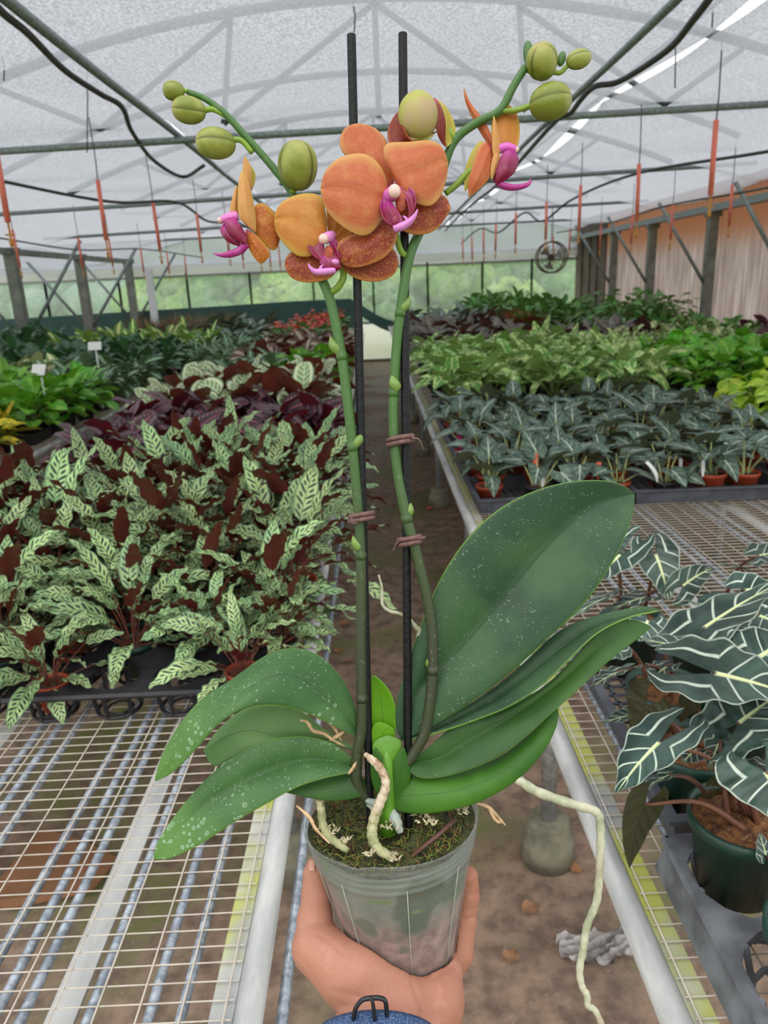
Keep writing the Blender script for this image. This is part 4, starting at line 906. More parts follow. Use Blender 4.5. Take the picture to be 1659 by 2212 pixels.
TL = [(-1.5, 24, 2.6, 1.7, 0, 'straight beyond the aisle end'), (1.9, 24, 2.7, 1.8, 0, 'behind the right black stake'), (5.0, 25, 2.6, 1.8, 1, 'behind the wire cage fan'), (-4.6, 26, 2.5, 1.9, 1, 'beyond the golden flower'), (8.2, 27, 2.8, 2, 0, 'hidden partly by the brown corner panel'), (.4, 31, 3.0, 2.4, 1, 'second rank beyond the aisle end'), (4.2, 31, 3.2, 2.6, 1, 'second rank left of the fan'), (-3.2, 32, 3.0, 2.5, 1, 'second rank beyond the red anthuriums'), (9.6, 33, 3.2, 2.8, 1, 'second rank behind the corner panel'), (-7.8, 30, 2.3, 2.2, 0, 'right of the white post'), (-12, 42, 2.5, 3.4, 2, 'between the two thick left posts'), (-18.5, 44, 2.3, 3.6, 2, 'left of the thick posts under the sky'), (-25, 46, 2.4, 3.8, 2, 'at the far left edge under the sky'), (-8.5, 44, 2.8, 3.2, 2, 'behind the second thick left post'), (3.6, 20, 1.5, 1.0, 0, 'low and close to the windows left of the fan'), (6.2, 19.5, 1.4, 1.0, 0, 'low and close to the windows by the corner panel'), (-2.6, 20, 1.5, 1.0, 0, 'low and close to the windows above the anthuriums'), (.4, 19.5, 1.4, .9, 1, 'low and close to the windows at the aisle end')]
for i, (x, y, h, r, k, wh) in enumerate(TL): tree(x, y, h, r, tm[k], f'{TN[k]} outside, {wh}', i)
# ================================================================== the orchid held in the hand
WY = lambda py: 30 + (1790 - min(py, 1790)) * .07
def Hs(p, extra=0):
    x, y = p[0], p[1]; w = (p[2] if len(p) > 2 else 0) + extra
    return H(x, y, WY(y) + w)
def m_leaf(name, c1, c2, spots=.5, young=False):
    m = M(name); uvv, U, V = m.uv(); a = m.math('MULTIPLY', m.math('ABSOLUTE', m.math('SUBTRACT', U, .5)), 2)
    nz = m.noise(18, 3); c = m.mix(m.step(nz, .35, .65), lin(*c1), lin(*c2))
    c = m.mix(m.math('MULTIPLY', m.step(a, .035, .008), .55), c, lin(34, 58, 30))
    c = m.mix(m.step(a, .96, 1.0), c, lin(112, 150, 60))
    ln = m.math('SINE', m.math('MULTIPLY', a, 130))
    if spots >= 1: c = m.mix(m.math('MULTIPLY', m.step(V, .55, 1.0), .5), c, lin(104, 146, 58))  # yellow-green tip: leaf's own colour, plus light through the blade painted in
    if spots:
        wob = m.noise(170, 2); v = m.math('ADD', m.voro(430), m.math('MULTIPLY', wob, .7)); sel = m.noise(11, 4, .6); d1 = m.math('MULTIPLY', m.step(v, .56, .46), m.step(sel, .58 - spots * .24, .80 - spots * .24))
        v2 = m.math('ADD', m.voro(230), m.math('MULTIPLY', wob, .6)); d2 = m.math('MULTIPLY', m.math('MULTIPLY', m.step(v2, .62, .55), m.math('ADD', .55, m.step(v2, .42, .54))), m.step(m.noise(17, 2), .70 - spots * .18, .78 - spots * .18))
        c = m.mix(m.math('MULTIPLY', m.math('MAXIMUM', d1, d2) if spots >= 1 else d1, .42), c, lin(160, 184, 158))
    sh = m.bsdf(c, .44, normal=m.bump(m.math('ADD', m.math('MULTIPLY', ln, .015), m.math('MULTIPLY', m.noise(90, 4, .6), .5)), .5, .0016), spec=.3)
    return m.done(m.mixs(.3 if young else .10, sh, m.translucent(m.hsv(c, .49, 1.2, 1.6 if young else 1.2))))
leaf_big = m_leaf('orchid_leaf', (42, 70, 46), (60, 90, 56), .9)
leaf_spot = m_leaf('orchid_leaf_spotted', (56, 92, 50), (76, 112, 62), 1.0)
leaf_mid = m_leaf('orchid_leaf_plain', (46, 80, 36), (64, 102, 44), .35)
leaf_light = m_leaf('orchid_leaf_light', (92, 128, 74), (110, 144, 86), 0)
leaf_new = m_leaf('orchid_leaf_young', (96, 150, 24), (126, 176, 34), 0, True)
leaf_low = m_leaf('orchid_leaf_low', (48, 92, 22), (70, 116, 32), 0)
sheath = plain('orchid_sheath', lin(84, 132, 30), .4, var=.2, scale=40)
def m_petal(name, core, edge, dark, speck=0.):
    m = M(name); uvv, U, V = m.uv(); a = m.math('MULTIPLY', m.math('ABSOLUTE', m.math('SUBTRACT', U, .5)), 2)
    str_ = m.noise(16, 4, .6, vec=uvv, stretch=(1.4, .4, 1)); nz = m.noise(160, 4, .65)
    c = m.mix(m.math('MULTIPLY', m.step(str_, .35, .75), .55), lin(*core), lin(*dark)); c = m.mix(m.math('MULTIPLY', m.step(nz, .45, .7), .3), c, lin(*edge))
    e = m.math('MAXIMUM', m.step(a, .68, .99), m.step(V, .82, .995)); c = m.mix(m.math('MULTIPLY', e, .85), c, lin(*edge))
    if speck:
        s = m.step(m.noise(900, 2, .5), .54, .66)
        c = m.mix(m.math('MULTIPLY', s, speck), c, lin(226, 150, 62))
    c = m.mix(m.step(V, .17, .02), c, lin(196, 70, 122))
    sh = m.bsdf(c, .42, normal=m.bump(m.math('ADD', str_, m.math('MULTIPLY', nz, .3)), .25, .0012), spec=.35)
    return m.done(m.mixs(.22, sh, m.translucent(m.hsv(c, .5, 1.15, 1.25))))
pet_orange = m_petal('petal_orange', (198, 108, 66), (212, 164, 96), (184, 90, 62))
pet_yellow = m_petal('petal_golden', (200, 132, 54), (210, 172, 84), (194, 112, 54))
sep_red = m_petal('sepal_red_speckled', (152, 62, 42), (206, 140, 80), (122, 44, 42), .5)
sep_gold = m_petal('sepal_gold_speckled', (184, 98, 36), (206, 160, 62), (158, 76, 34), .6)
sep_orange = m_petal('sepal_orange', (198, 104, 62), (212, 152, 92), (182, 86, 56), .15)
pet_pale = m_petal('petal_pale_edge', (214, 158, 92), (216, 184, 100), (206, 140, 84))
pet_back = m_petal('petal_yellow_back', (196, 178, 74), (206, 196, 92), (190, 150, 70))
m = M('lip_magenta'); _, U, V = m.uv(); nz = m.noise(120, 3); c = m.mix(m.step(V, .05, .5), lin(176, 48, 136), lin(134, 8, 58)); c = m.mix(m.math('MULTIPLY', m.step(nz, .5, .7), .25), c, lin(220, 130, 200))
lip_m = m.done(m.mixs(.15, m.bsdf(c, .35), m.translucent(c)))
lip_pink = plain('lip_pink_tip', lin(206, 128, 196), .35, var=.12, scale=80); lip_dark = plain('lip_dark_throat', lin(126, 14, 60), .35, var=.2, scale=80)
col_white = plain('column_cap_white', lin(222, 184, 176), .4, var=.05); throat = plain('throat_orange', lin(156, 62, 30), .5, var=.4, scale=300)
m = M('bud_green'); _, U, V = m.uv(); s3 = m.math('ABSOLUTE', m.math('SUBTRACT', m.math('FRACT', m.math('MULTIPLY', U, 3)), .5))
c = m.mix(m.step(m.noise(60, 3), .35, .65), lin(124, 134, 46), lin(158, 162, 78)); c = m.mix(m.step(s3, .42, .49), c, lin(98, 104, 24)); c = m.mix(m.math('MULTIPLY', m.step(V, .7, 1.0), .35), c, lin(190, 160, 104))
bud_m = m.done(m.mixs(.12, m.bsdf(c, .4), m.translucent(c)))
m = M('bud_pale'); _, U, V = m.uv(); c = m.mix(m.step(m.noise(40, 2), .4, .65), lin(168, 168, 70), lin(180, 154, 112)); bud_pale = m.done(m.mixs(.12, m.bsdf(c, .4), m.translucent(c)))
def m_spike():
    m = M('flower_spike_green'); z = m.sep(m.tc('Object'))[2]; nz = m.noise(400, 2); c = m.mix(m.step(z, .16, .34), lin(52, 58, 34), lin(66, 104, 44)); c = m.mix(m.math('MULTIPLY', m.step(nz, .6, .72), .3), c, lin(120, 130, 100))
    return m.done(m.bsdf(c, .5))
spike_m = m_spike(); pedi_m = plain('pedicel_green', lin(126, 156, 50), .45, var=.15, scale=50); bract_m = plain('bract_green', lin(112, 140, 66), .5, var=.1, scale=60)
stake_m = plain('black_stake_plastic', lin(10, 10, 13), .5, var=.3, scale=200, bump=.3, spec=.3); tie_m = plain('brown_paper_tie', lin(104, 74, 70), .6, var=.25, scale=200)
m = M('grey_green_root'); nz = m.noise(70, 5, .65); z = m.noise(14, 2); c = m.mix(m.step(nz, .35, .65), lin(150, 154, 124), lin(188, 186, 162)); root_m = m.done(m.bsdf(m.mix(m.step(z, .5, .7), c, lin(170, 146, 124)), .75, normal=m.bump(nz, .5, .002)))
m = M('mossy_root'); nz = m.noise(130, 5, .65); z = m.sep(m.tc('Object'))[2]; c = m.mix(m.step(nz, .35, .65), lin(120, 126, 80), lin(170, 168, 124)); c = m.mix(m.step(m.math('ADD', z, m.math('MULTIPLY', nz, .03)), .070, .088), c, m.mix(m.step(nz, .4, .6), lin(150, 118, 92), lin(206, 190, 166))); mossroot_m = m.done(m.bsdf(c, .7, normal=m.bump(nz, .4, .002)))
dry_m = plain('dry_root', lin(190, 158, 120), .8, var=.3, scale=150); greyroot_m = plain('silver_root', lin(150, 160, 150), .6, var=.12, scale=60)
OB = H(850, 1900, 0)
orch = empty('potted_orchid', OB); tag(orch, 'orange moth orchid with two flower spikes in a clear pot held in a hand', 'orchid')
bpy.context.view_layer.update()
def part(mb, name, mats, parent=orch, smooth=True, thick=0, sub=0):
    """children are stored about their thing's own origin"""
    b = Vector(ORG.get(parent.name, OB)); o = mb.build(name, mats, parent, smooth); me = o.data
    for v in me.vertices: v.co -= b
    ORG[o.name] = b
    if thick: md = o.modifiers.new('thickness', 'SOLIDIFY'); md.thickness = thick; md.offset = 0
    if sub: md = o.modifiers.new('smooth', 'SUBSURF'); md.levels = md.render_levels = sub
    return o
ORG = {orch.name: OB}
def sheet(A, B, Mid=None, base=None, tip=None, nv=22, nu=10, bulge=0, wav=0, mb=None, vein=0, up=None):
    """a leaf or petal between its two edges; points are (px, py, w); base and tip close it"""
    A = [tuple(p) + (0,) * (3 - len(p)) for p in A]; B = [tuple(p) + (0,) * (3 - len(p)) for p in B]
    if base: base = tuple(base) + (0,) * (3 - len(base)); A = [base] + A; B = [base] + B
    if tip: tip = tuple(tip) + (0,) * (3 - len(tip)); A = A + [tip]; B = B + [tip]
    a = resample(A, nv + 1); b = resample(B, nv + 1)
    mid = resample([tuple(p) + (0,) * (3 - len(p)) for p in ([base] + Mid + [tip] if base and tip else Mid)], nv + 1) if Mid else (a + b) / 2
    rows = []
    for i in range(nv + 1):
        r = []
        for j in range(nu + 1):
            u = j / nu; L0, L1, L2 = (1 - u) * (1 - 2 * u), 4 * u * (1 - u), u * (2 * u - 1)
            if Mid:   # piecewise with a soft crease at the midrib
                s = (u * 2 if u < .5 else (1 - u) * 2); q = a[i] if u < .5 else b[i]
                p = q * (1 - s) + mid[i] * s; p = p.copy(); p[2] += vein * (1 - (1 - s) ** 2) * 0 + bulge * sin(PI * s) * sin(PI * min(1, i / nv * 1.15))
            else:
                p = a[i] * (1 - u) + b[i] * u; p = p.copy(); p[2] += bulge * (1 - (2 * u - 1) ** 2) * sin(PI * (.08 + .92 * i / nv)) + vein * math.exp(-((u - .5) / .08) ** 2)
            if wav: p[2] += wav * sin(i * .9 + (0 if u < .5 else 2)) * abs(2 * u - 1) ** 2
            r.append(Hs(p))
        rows.append(r)
    mb = mb or MB(); mb.grid(rows); return mb
# ---------------- leaves
def L(A, B, Mid, base, tip, mat, lab=None, bulge=8, thick=.0016, **k):
    o = part(sheet(A, B, Mid, base, tip, bulge=bulge, nv=30, nu=14, **k), 'leaf', mat, thick=thick, sub=1)
    if lab: o['label'] = lab
    return o
L([(852, 1555, 0), (866, 1480, -5), (905, 1360, -15), (950, 1250, -25), (1010, 1160, -35), (1090, 1090, -42), (1190, 1048, -50), (1290, 1036, -60), (1350, 1048, -68)],
  [(930, 1572, 10), (1000, 1530, 15), (1090, 1465, 10), (1190, 1375, 5), (1275, 1290, -10), (1335, 1195, -30), (1368, 1110, -55)],
  [(905, 1490, -10), (1000, 1395, -28), (1090, 1290, -45), (1180, 1180, -60), (1270, 1098, -72)], (868, 1600, 0), (1371, 1066, -72), leaf_big, 'broad upright leaf facing the viewer', 12)
L([(910, 1572, -15), (1000, 1530, -20), (1100, 1460, -30), (1195, 1372, -40), (1250, 1342, -45), (1320, 1322, -50), (1390, 1309, -50)],
  [(920, 1590, 10), (1010, 1562, 22), (1100, 1527, 30), (1170, 1482, 34), (1225, 1430, 30), (1290, 1368, 10), (1360, 1333, -25), (1410, 1322, -40)],
  [(960, 1568, -12), (1080, 1505, -18), (1190, 1420, -22), (1290, 1350, -38)], (872, 1600, 0), (1428, 1317, -46), leaf_big, 'narrow leaf with a curled tip', 4)
L([(900, 1635, 5), (985, 1565, -10), (1090, 1530, -15), (1180, 1480, -20), (1250, 1410, -30), (1310, 1350, -45), (1370, 1338, -55)],
  [(905, 1682, 30), (1000, 1668, 38), (1095, 1624, 38), (1180, 1552, 28), (1255, 1484, 10), (1325, 1420, -15), (1385, 1375, -40)],
  [(940, 1642, 0), (1020, 1595, -2), (1110, 1545, -6), (1215, 1470, -18), (1310, 1385, -38)], (862, 1640, 0), (1407, 1354, -52), leaf_mid, 'dark green leaf under the narrow one', 4)
L([(880, 1680, 5), (980, 1672, 5), (1070, 1640, 5), (1140, 1590, 0), (1190, 1540, -10)], [(860, 1752, 30), (940, 1756, 50), (1040, 1730, 55), (1120, 1682, 45), (1175, 1622, 25), (1203, 1565, 0)],
  None, (826, 1715, 0), (1205, 1530, -12), leaf_low, 'lowest glossy green leaf', 18)
L([(765, 1520, 0), (735, 1460, 0), (690, 1415, 0), (635, 1399, 5), (575, 1415, 15), (505, 1465, 30), (430, 1515, 48), (378, 1580, 62), (345, 1645, 75)],
  [(768, 1592, 15), (720, 1568, 40), (665, 1542, 62), (600, 1524, 80), (535, 1528, 92), (475, 1562, 98), (430, 1612, 98), (375, 1668, 92)],
  [(740, 1540, 15), (690, 1495, 32), (640, 1462, 46), (590, 1460, 60), (520, 1500, 74), (440, 1560, 84), (380, 1625, 88)], (776, 1585, 0), (335, 1688, 86), leaf_spot, 'arching leaf with dried water spots', 7)
L([(700, 1575, -25), (650, 1535, -30), (590, 1522, -30), (525, 1532, -26), (470, 1578, -15)], [(720, 1610, -10), (650, 1600, 0), (570, 1610, 8), (505, 1636, 12), (462, 1657, 8)],
  [(680, 1595, -18), (600, 1590, -14), (540, 1578, -8), (490, 1590, 0)], (770, 1620, -20), (440, 1622, -2), leaf_light, 'pale leaf behind the arching one', 5)
L([(755, 1632, 0), (710, 1602, 5), (645, 1590, 10), (565, 1604, 25), (485, 1648, 45), (420, 1710, 62), (368, 1775, 78), (338, 1825, 90)],
  [(762, 1668, 20), (700, 1682, 42), (640, 1702, 60), (570, 1740, 80), (500, 1781, 95), (430, 1826, 105), (365, 1856, 104)],
  [(730, 1646, 0), (670, 1640, 8), (600, 1655, 24), (520, 1690, 48), (440, 1738, 72), (380, 1795, 88)], (785, 1660, 0), (332, 1856, 98), leaf_spot, 'long low leaf with water marks at its middle', 7)
L([(770, 1672, -5), (700, 1680, -5), (640, 1695, 0)], [(775, 1722, 15), (720, 1730, 22), (660, 1722, 18)], None, (800, 1705, 0), (606, 1708, 8), leaf_mid, 'short dark leaf close to the pot rim', 8)
L([(800, 1580, -5), (798, 1520, -8), (800, 1475, -10)], [(850, 1590, 0), (857, 1550, -2), (848, 1505, -6), (828, 1475, -10)], None, (828, 1618, 0), (806, 1458, -12), leaf_new, 'young bright green leaf standing at the centre', -10)
L([(800, 1600, 2), (812, 1560, 6)], [(850, 1600, 6), (852, 1580, 8)], None, (828, 1640, 2), (845, 1570, 8), leaf_new, None, 6)
# short stem with clasping leaf bases
mb = MB(); mb.tube([Hs((838, 1792, 6)), Hs((838, 1740, 6)), Hs((838, 1690, 5)), Hs((836, 1640, 3)), Hs((834, 1600, 2))], [36 * PX, 34 * PX, 33 * PX, 31 * PX, 20 * PX], 16, flat=.55); part(mb, 'stem', sheath)
for A, B, b, t, mt in [([(805, 1625, 18), (808, 1600, 16)], [(862, 1625, 20), (868, 1600, 16)], (838, 1660, 22), (838, 1588, 14), sheath), ([(806, 1700, 22), (800, 1650, 22)], [(850, 1690, 26), (835, 1640, 24)], (838, 1740, 26), (812, 1612, 20), leaf_low), ([(842, 1690, 26), (850, 1640, 24)], [(882, 1700, 20), (888, 1660, 16)], (845, 1745, 26), (872, 1612, 16), leaf_low)]:
    part(sheet(A, B, None, b, t, nv=10, nu=6, bulge=6), 'leaf_sheath', mt, thick=.0014, sub=1)
# ---------------- flower spikes
def path3(pts, per=8, extra=0): return [Hs(p, extra) for p in smooth_path([tuple(p) + (0,) * (3 - len(p)) for p in pts], per)]
def spike(pts, r0, r1, r2, bracts, lab):
    P = path3(pts); n = len(P); R = [(r0 + (r1 - r0) * min(1, i / n * 1.6) if i / n < .62 else r1 + (r2 - r1) * (i / n - .62) / .38) * PX for i in range(n)]
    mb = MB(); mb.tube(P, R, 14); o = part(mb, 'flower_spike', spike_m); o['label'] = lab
    for (x, y, s, side) in bracts:
        mb = sheet([(x - s * .75, y + s * .3, 9), (x - s * .7 + side * s * .4, y - s * .5, 10)], [(x + s * .75, y + s * .3, 9), (x + s * .7 + side * s * .4, y - s * .5, 10)], None, (x - side * 2, y + s * 1.0, 8), (x + side * s * .9, y - s * 1.5, 6), nv=8, nu=6, bulge=7)
        q = part(mb, 'bract', bract_m, o, thick=.0008)
        mb = MB(); i = min(range(n), key=lambda k: (P[k] - Hs((x, y + s))).length); a = P[max(0, i - 1)]; b = P[min(n - 1, i + 1)]; d = (b - a).normalized()
        mb.tube([P[i] - d * .0028, P[i], P[i] + d * .0028], [R[i] * 1.02, R[i] * 1.14, R[i] * 1.02], 14); part(mb, 'node', spike_m, o)
    return o
spike([(805, 1738, 0), (782, 1712, 4), (770, 1680, 8), (772, 1630, 10), (781, 1560, 10), (780, 1400, 8), (780, 1200, 6), (771, 1060, 6), (756, 910, 6), (738, 770, 6), (715, 655, 4), (690, 590, -4), (658, 510, -10), (632, 420, -10), (590, 362, -8), (525, 288, -4), (480, 240, 0), (440, 212, 0), (405, 198, 0)], 12.5, 9.5, 5,
      [(728, 752, 16, -1), (768, 957, 15, 1), (776, 1180, 15, -1), (779, 1500, 10, 1)], 'left flower spike')
spike([(868, 1660, 10), (895, 1625, 10), (920, 1572, 12), (934, 1460, 12), (934, 1370, 12), (922, 1290, 12), (898, 1190, 12), (876, 1110, 10), (858, 1010, 2), (850, 900, 0), (856, 760, 2), (868, 650, 6), (885, 555, 4), (905, 505, -8), (938, 440, -14), (962, 350, -12), (985, 300, -8), (1030, 265, -4), (1080, 238, 0), (1110, 185, 2), (1135, 145, 2)], 12, 9.5, 7.5,
      [(872, 662, 14, 1), (855, 832, 15, -.6), (880, 1108, 14, .6), (929, 1434, 12, 0)], 'right flower spike')
def bud(c, tip, ln, wd, ped=None, mat=bud_m, lab=None, twist=0., pr=5.5):
    """c centre, tip direction (dx,dy,dw) in pixels, length and width in pixels; ped the stalk path"""
    C = Hs(c); d = (CR * tip[0] - CU * tip[1] - CF * tip[2]).normalized(); s = d.cross(CF).normalized(); q = d.cross(s)
    mb = MB(); n, k = 36, 18
    for i in range(k + 1):
        f = i / k; h = -cos(PI * f); rr = max(1e-3, sin(PI * f)) ** .9 * (1 + .08 * (f - .5))
        for j in range(n):
            t = 2 * PI * j / n + twist; g = min(abs(((j / n * 3) % 1) - .0), abs(((j / n * 3) % 1) - 1)); rr2 = rr * (1 - .085 * math.exp(-(g / .09) ** 2))
            mb.v.append(tuple(C + d * (h * ln / 2 * PX) + s * (rr2 * wd / 2 * PX * cos(t)) + q * (rr2 * wd / 2 * PX * sin(t))))
    for i in range(k):
        for j in range(n): mb.face([i * n + j, i * n + (j + 1) % n, (i + 1) * n + (j + 1) % n, (i + 1) * n + j], [(j / n, i / k), ((j + 1) / n, i / k), ((j + 1) / n, (i + 1) / k), (j / n, (i + 1) / k)])
    o = part(mb, 'bud', mat)
    if lab: o['label'] = lab
    if ped: mb = MB(); mb.tube(path3(ped, 5), pr * PX, 10); part(mb, 'pedicel', pedi_m, o)
    return o
bud((375, 196, 2), (-1, 0, .1), 42, 37, [(396, 194, 0), (412, 200, 0)], pr=4.5)
bud((408, 238, 6), (-1, -.02, .25), 66, 51, [(436, 240, 2), (460, 236, 0), (492, 252, -2)], twist=1.2)
bud((466, 310, 6), (-1, .02, .2), 78, 60, [(500, 302, 2), (522, 304, 0), (545, 330, -4)], twist=1.55)
bud((643, 358, 12), (.05, -1, .45), 92, 78, [(640, 396, 4), (632, 415, -6)], twist=.5, pr=7)
bud((1171, 133, 12), (-.3, -.5, .8), 68, 62, [(1190, 150, 6), (1172, 168, 0), (1140, 150, 0)], twist=.3)
bud((1250, 128, 6), (1, -.25, 0), 50, 36, [(1225, 143, 3), (1210, 157, 0), (1192, 155, 2)], twist=1.3, pr=4.5)
bud((1189, 220, 10), (1, -.08, .3), 82, 70, [(1152, 226, 4), (1115, 238, 0), (1085, 240, 0)], twist=1.6)
bud((1213, 127, 2), (.25, -1, 0), 30, 16, None, spike_m)
bud((1141, 116, -4), (-.05, -1, 0), 50, 20, None, spike_m)
# ---------------- flowers
def flower(c, lab):
    t = empty('flower', (0, 0, 0)); t.parent = orch; w = Hs(c); t.location = w - OB; t['label'] = lab; KIDS.setdefault(orch.name, []).append(t); ORG[t.name] = w; return t
def pet(fl, name, base, tip, A, B, mat, w=0, bulge=8, vein=-2, wav=0, lab=None, nv=22, nu=12):
    ad = lambda p: (p[0], p[1], (p[2] if len(p) > 2 else 0) + w)
    o = part(sheet([ad(p) for p in A], [ad(p) for p in B], None, ad(base), ad(tip), nv=nv, nu=nu, bulge=bulge, vein=vein, wav=wav), name, mat, fl, thick=.0009, sub=1)
    if lab: o['label'] = lab
    return o
def rope(fl, name, pts, r, mat, per=6, n=10):
    P = path3(pts, per); k = len(P); R = r if isinstance(r, list) else [r, r]
    rr = [float(np.interp(i / (k - 1), np.linspace(0, 1, len(R)), R)) * PX for i in range(k)]
    mb = MB(); mb.tube(P, rr, n); return part(mb, name, mat, fl)
def blob(fl, name, c, r, mat):
    mb = MB(); mb.ball(Hs(c), tuple(x * PX for x in r), 18, 12, (CR, CU, -CF)); return part(mb, name, mat, fl)
f1 = flower((850, 430, 40), 'largest flower, facing the viewer at the centre')
pet(f1, 'sepal', (846, 415, 18), (776, 267, 10), [(812, 388, 16), (768, 352, 14), (738, 328, 12), (734, 298, 10), (748, 274, 10)], [(852, 385, 18), (842, 340, 16), (836, 305, 12), (812, 278, 10)], sep_orange, 0, 8, 4)
pet(f1, 'sepal', (848, 455, 26), (736, 566, 36), [(800, 490, 34), (752, 510, 38), (728, 528, 38)], [(858, 480, 30), (856, 520, 36), (832, 556, 40), (788, 575, 42), (756, 578, 40)], sep_red, 0, 10, 3)
pet(f1, 'sepal', (858, 450, 22), (974, 452, 12), [(890, 420, 22), (930, 415, 18), (962, 424, 14)], [(858, 478, 26), (872, 500, 26), (908, 508, 24), (945, 494, 18)], sep_red, 0, 8, 3)
pet(f1, 'petal', (838, 428, 40), (693, 408, 52), [(836, 395, 44), (822, 358, 50), (796, 334, 54), (764, 331, 56), (726, 344, 56), (702, 372, 54)], [(832, 452, 44), (812, 494, 52), (786, 511, 56), (754, 500, 58), (722, 475, 56), (700, 445, 54)], pet_orange, 4, 14, -4)
pet(f1, 'petal', (860, 410, 40), (967, 352, 30), [(846, 372, 44), (828, 335, 46), (834, 309, 46), (880, 306, 44), (926, 302, 40), (954, 316, 34)], [(878, 426, 44), (900, 440, 46), (930, 446, 44), (952, 424, 38), (964, 388, 34)], pet_orange, 4, 14, -4)
lip1 = pet(f1, 'lip', (838, 432, 66), (858, 494, 84), [(826, 448, 68), (832, 474, 74), (845, 488, 82)], [(850, 442, 76), (866, 465, 82), (870, 484, 84)], lip_m, 0, 8, 3)
for A, B, b, t in [([(824, 430, 62), (820, 452, 70), (830, 476, 78)], [(846, 444, 74), (852, 466, 82), (852, 480, 84)], (832, 422, 62), (846, 490, 82)), ([(872, 402, 58), (893, 410, 66), (899, 440, 72)], [(866, 420, 62), (878, 436, 70), (884, 460, 76)], (864, 408, 60), (882, 474, 76))]:
    q = sheet(A, B, None, b, t, nv=14, nu=8, bulge=-7); part(q, 'side_lobe', lip_m, f1, thick=.0012, sub=1)
rope(f1, 'lip_horn', [(852, 494, 84), (872, 488, 90), (888, 476, 94), (898, 462, 96), (902, 452, 97)], [8, 8, 6, 3, 1], lip_pink)
rope(f1, 'lip_horn', [(880, 482, 92), (877, 472, 94), (870, 466, 94)], [4, 3, 1], lip_pink)
blob(f1, 'callus', (854, 476, 88), (8, 11, 6), lip_dark); blob(f1, 'throat', (866, 434, 64), (11, 22, 5), throat)
rope(f1, 'column', [(838, 424, 52), (846, 420, 66), (852, 414, 78)], [13, 14, 12], plain('column_magenta', lin(206, 108, 186), .4, var=.1)); blob(f1, 'anther_cap', (852, 413, 84), (12, 13, 10), col_white)
mb = MB(); mb.tube(path3([(882, 556, 2), (868, 545, 4), (860, 525, 6), (853, 495, 10), (848, 450, 18)], 5), 6.5 * PX, 10); part(mb, 'pedicel', pedi_m, f1)
f2 = flower((705, 530, 20), 'second flower, low on the left spike, golden')
pet(f2, 'sepal', (712, 522, 2), (745, 404, -6), [(706, 480, 0), (706, 436, -2), (722, 410, -4)], [(738, 500, 0), (756, 465, -4), (762, 425, -6)], pet_yellow, 0, 5, 2)
pet(f2, 'petal', (716, 524, 6), (800, 470, -6), [(720, 490, 4), (742, 452, 0), (780, 445, -4)], [(740, 540, 4), (770, 540, 0), (798, 510, -4)], pet_yellow, -6, 8, -3)
pet(f2, 'sepal', (712, 548, 8), (617, 580, 8), [(668, 540, 8), (632, 542, 8), (616, 560, 8)], [(728, 578, 12), (712, 602, 14), (668, 611, 14), (632, 602, 10)], sep_red, 0, 8, 2)
pet(f2, 'sepal', (728, 552, 6), (861, 570, 8), [(770, 530, 6), (820, 522, 8), (852, 540, 8)], [(738, 578, 8), (768, 602, 12), (812, 609, 14), (848, 596, 10)], sep_red, 0, 8, 2)
pet(f2, 'petal', (704, 522, 22), (593, 476, 26), [(706, 488, 24), (702, 450, 26), (692, 422, 26), (656, 417, 28), (618, 430, 28), (598, 452, 26)], [(690, 538, 26), (668, 555, 28), (640, 552, 30), (614, 528, 28), (598, 504, 26)], pet_yellow, 2, 12, -4)
for A, B, b, t in [([(672, 512, 34), (664, 532, 40), (680, 556, 46)], [(700, 530, 42), (702, 548, 46), (704, 560, 48)], (692, 510, 34), (708, 568, 48)), ([(720, 515, 36), (734, 530, 40), (736, 552, 44)], [(712, 526, 40), (720, 545, 44), (726, 560, 46)], (716, 512, 36), (730, 572, 46))]:
    part(sheet(A, B, None, b, t, nv=14, nu=8, bulge=-6), 'side_lobe', lip_m, f2, thick=.0012, sub=1)
pet(f2, 'lip', (702, 545, 40), (736, 578, 48), [(690, 565, 44), (705, 585, 48), (722, 588, 48)], [(715, 548, 44), (732, 558, 48)], lip_m, 0, 6, 2)
rope(f2, 'lip_horn', [(724, 584, 50), (700, 587, 54), (682, 587, 56), (670, 578, 58), (666, 569, 58)], [6, 7, 6, 3, 1], lip_pink)
rope(f2, 'lip_horn', [(690, 588, 55), (693, 578, 56), (697, 572, 56)], [4, 3, 1], lip_pink)
blob(f2, 'throat', (710, 546, 48), (9, 14, 5), throat); blob(f2, 'callus', (724, 566, 52), (8, 6, 5), lip_pink)
rope(f2, 'column', [(718, 508, 26), (710, 512, 36), (702, 516, 46)], [9, 11, 10], plain('column_pink', lin(222, 132, 200), .4, var=.1)); blob(f2, 'anther_cap', (699, 516, 52), (10, 10, 9), col_white)
mb = MB(); mb.tube(path3([(716, 632, 2), (732, 618, 6), (742, 596, 6), (738, 570, 0)], 5), 7 * PX, 10); part(mb, 'pedicel', pedi_m, f2)
f3 = flower((540, 480, 10), 'flower seen from the side at the far left of the left spike')
pet(f3, 'sepal', (540, 412, 0), (529, 337, 4), [(526, 385, 3), (525, 355, 4)], [(543, 392, 0), (542, 360, 2)], pet_pale, 4, 3, 2)
pet(f3, 'sepal', (542, 412, -6), (542, 358, -8), [(536, 390, -8), (538, 368, -8)], [(550, 395, -10), (551, 375, -10)], pet_back, 0, 3, 2)
pet(f3, 'petal', (512, 470, 10), (511, 400, 14), [(497, 458, 14), (502, 428, 16)], [(516, 450, 10), (515, 420, 12)], pet_pale, 0, 4, 2)
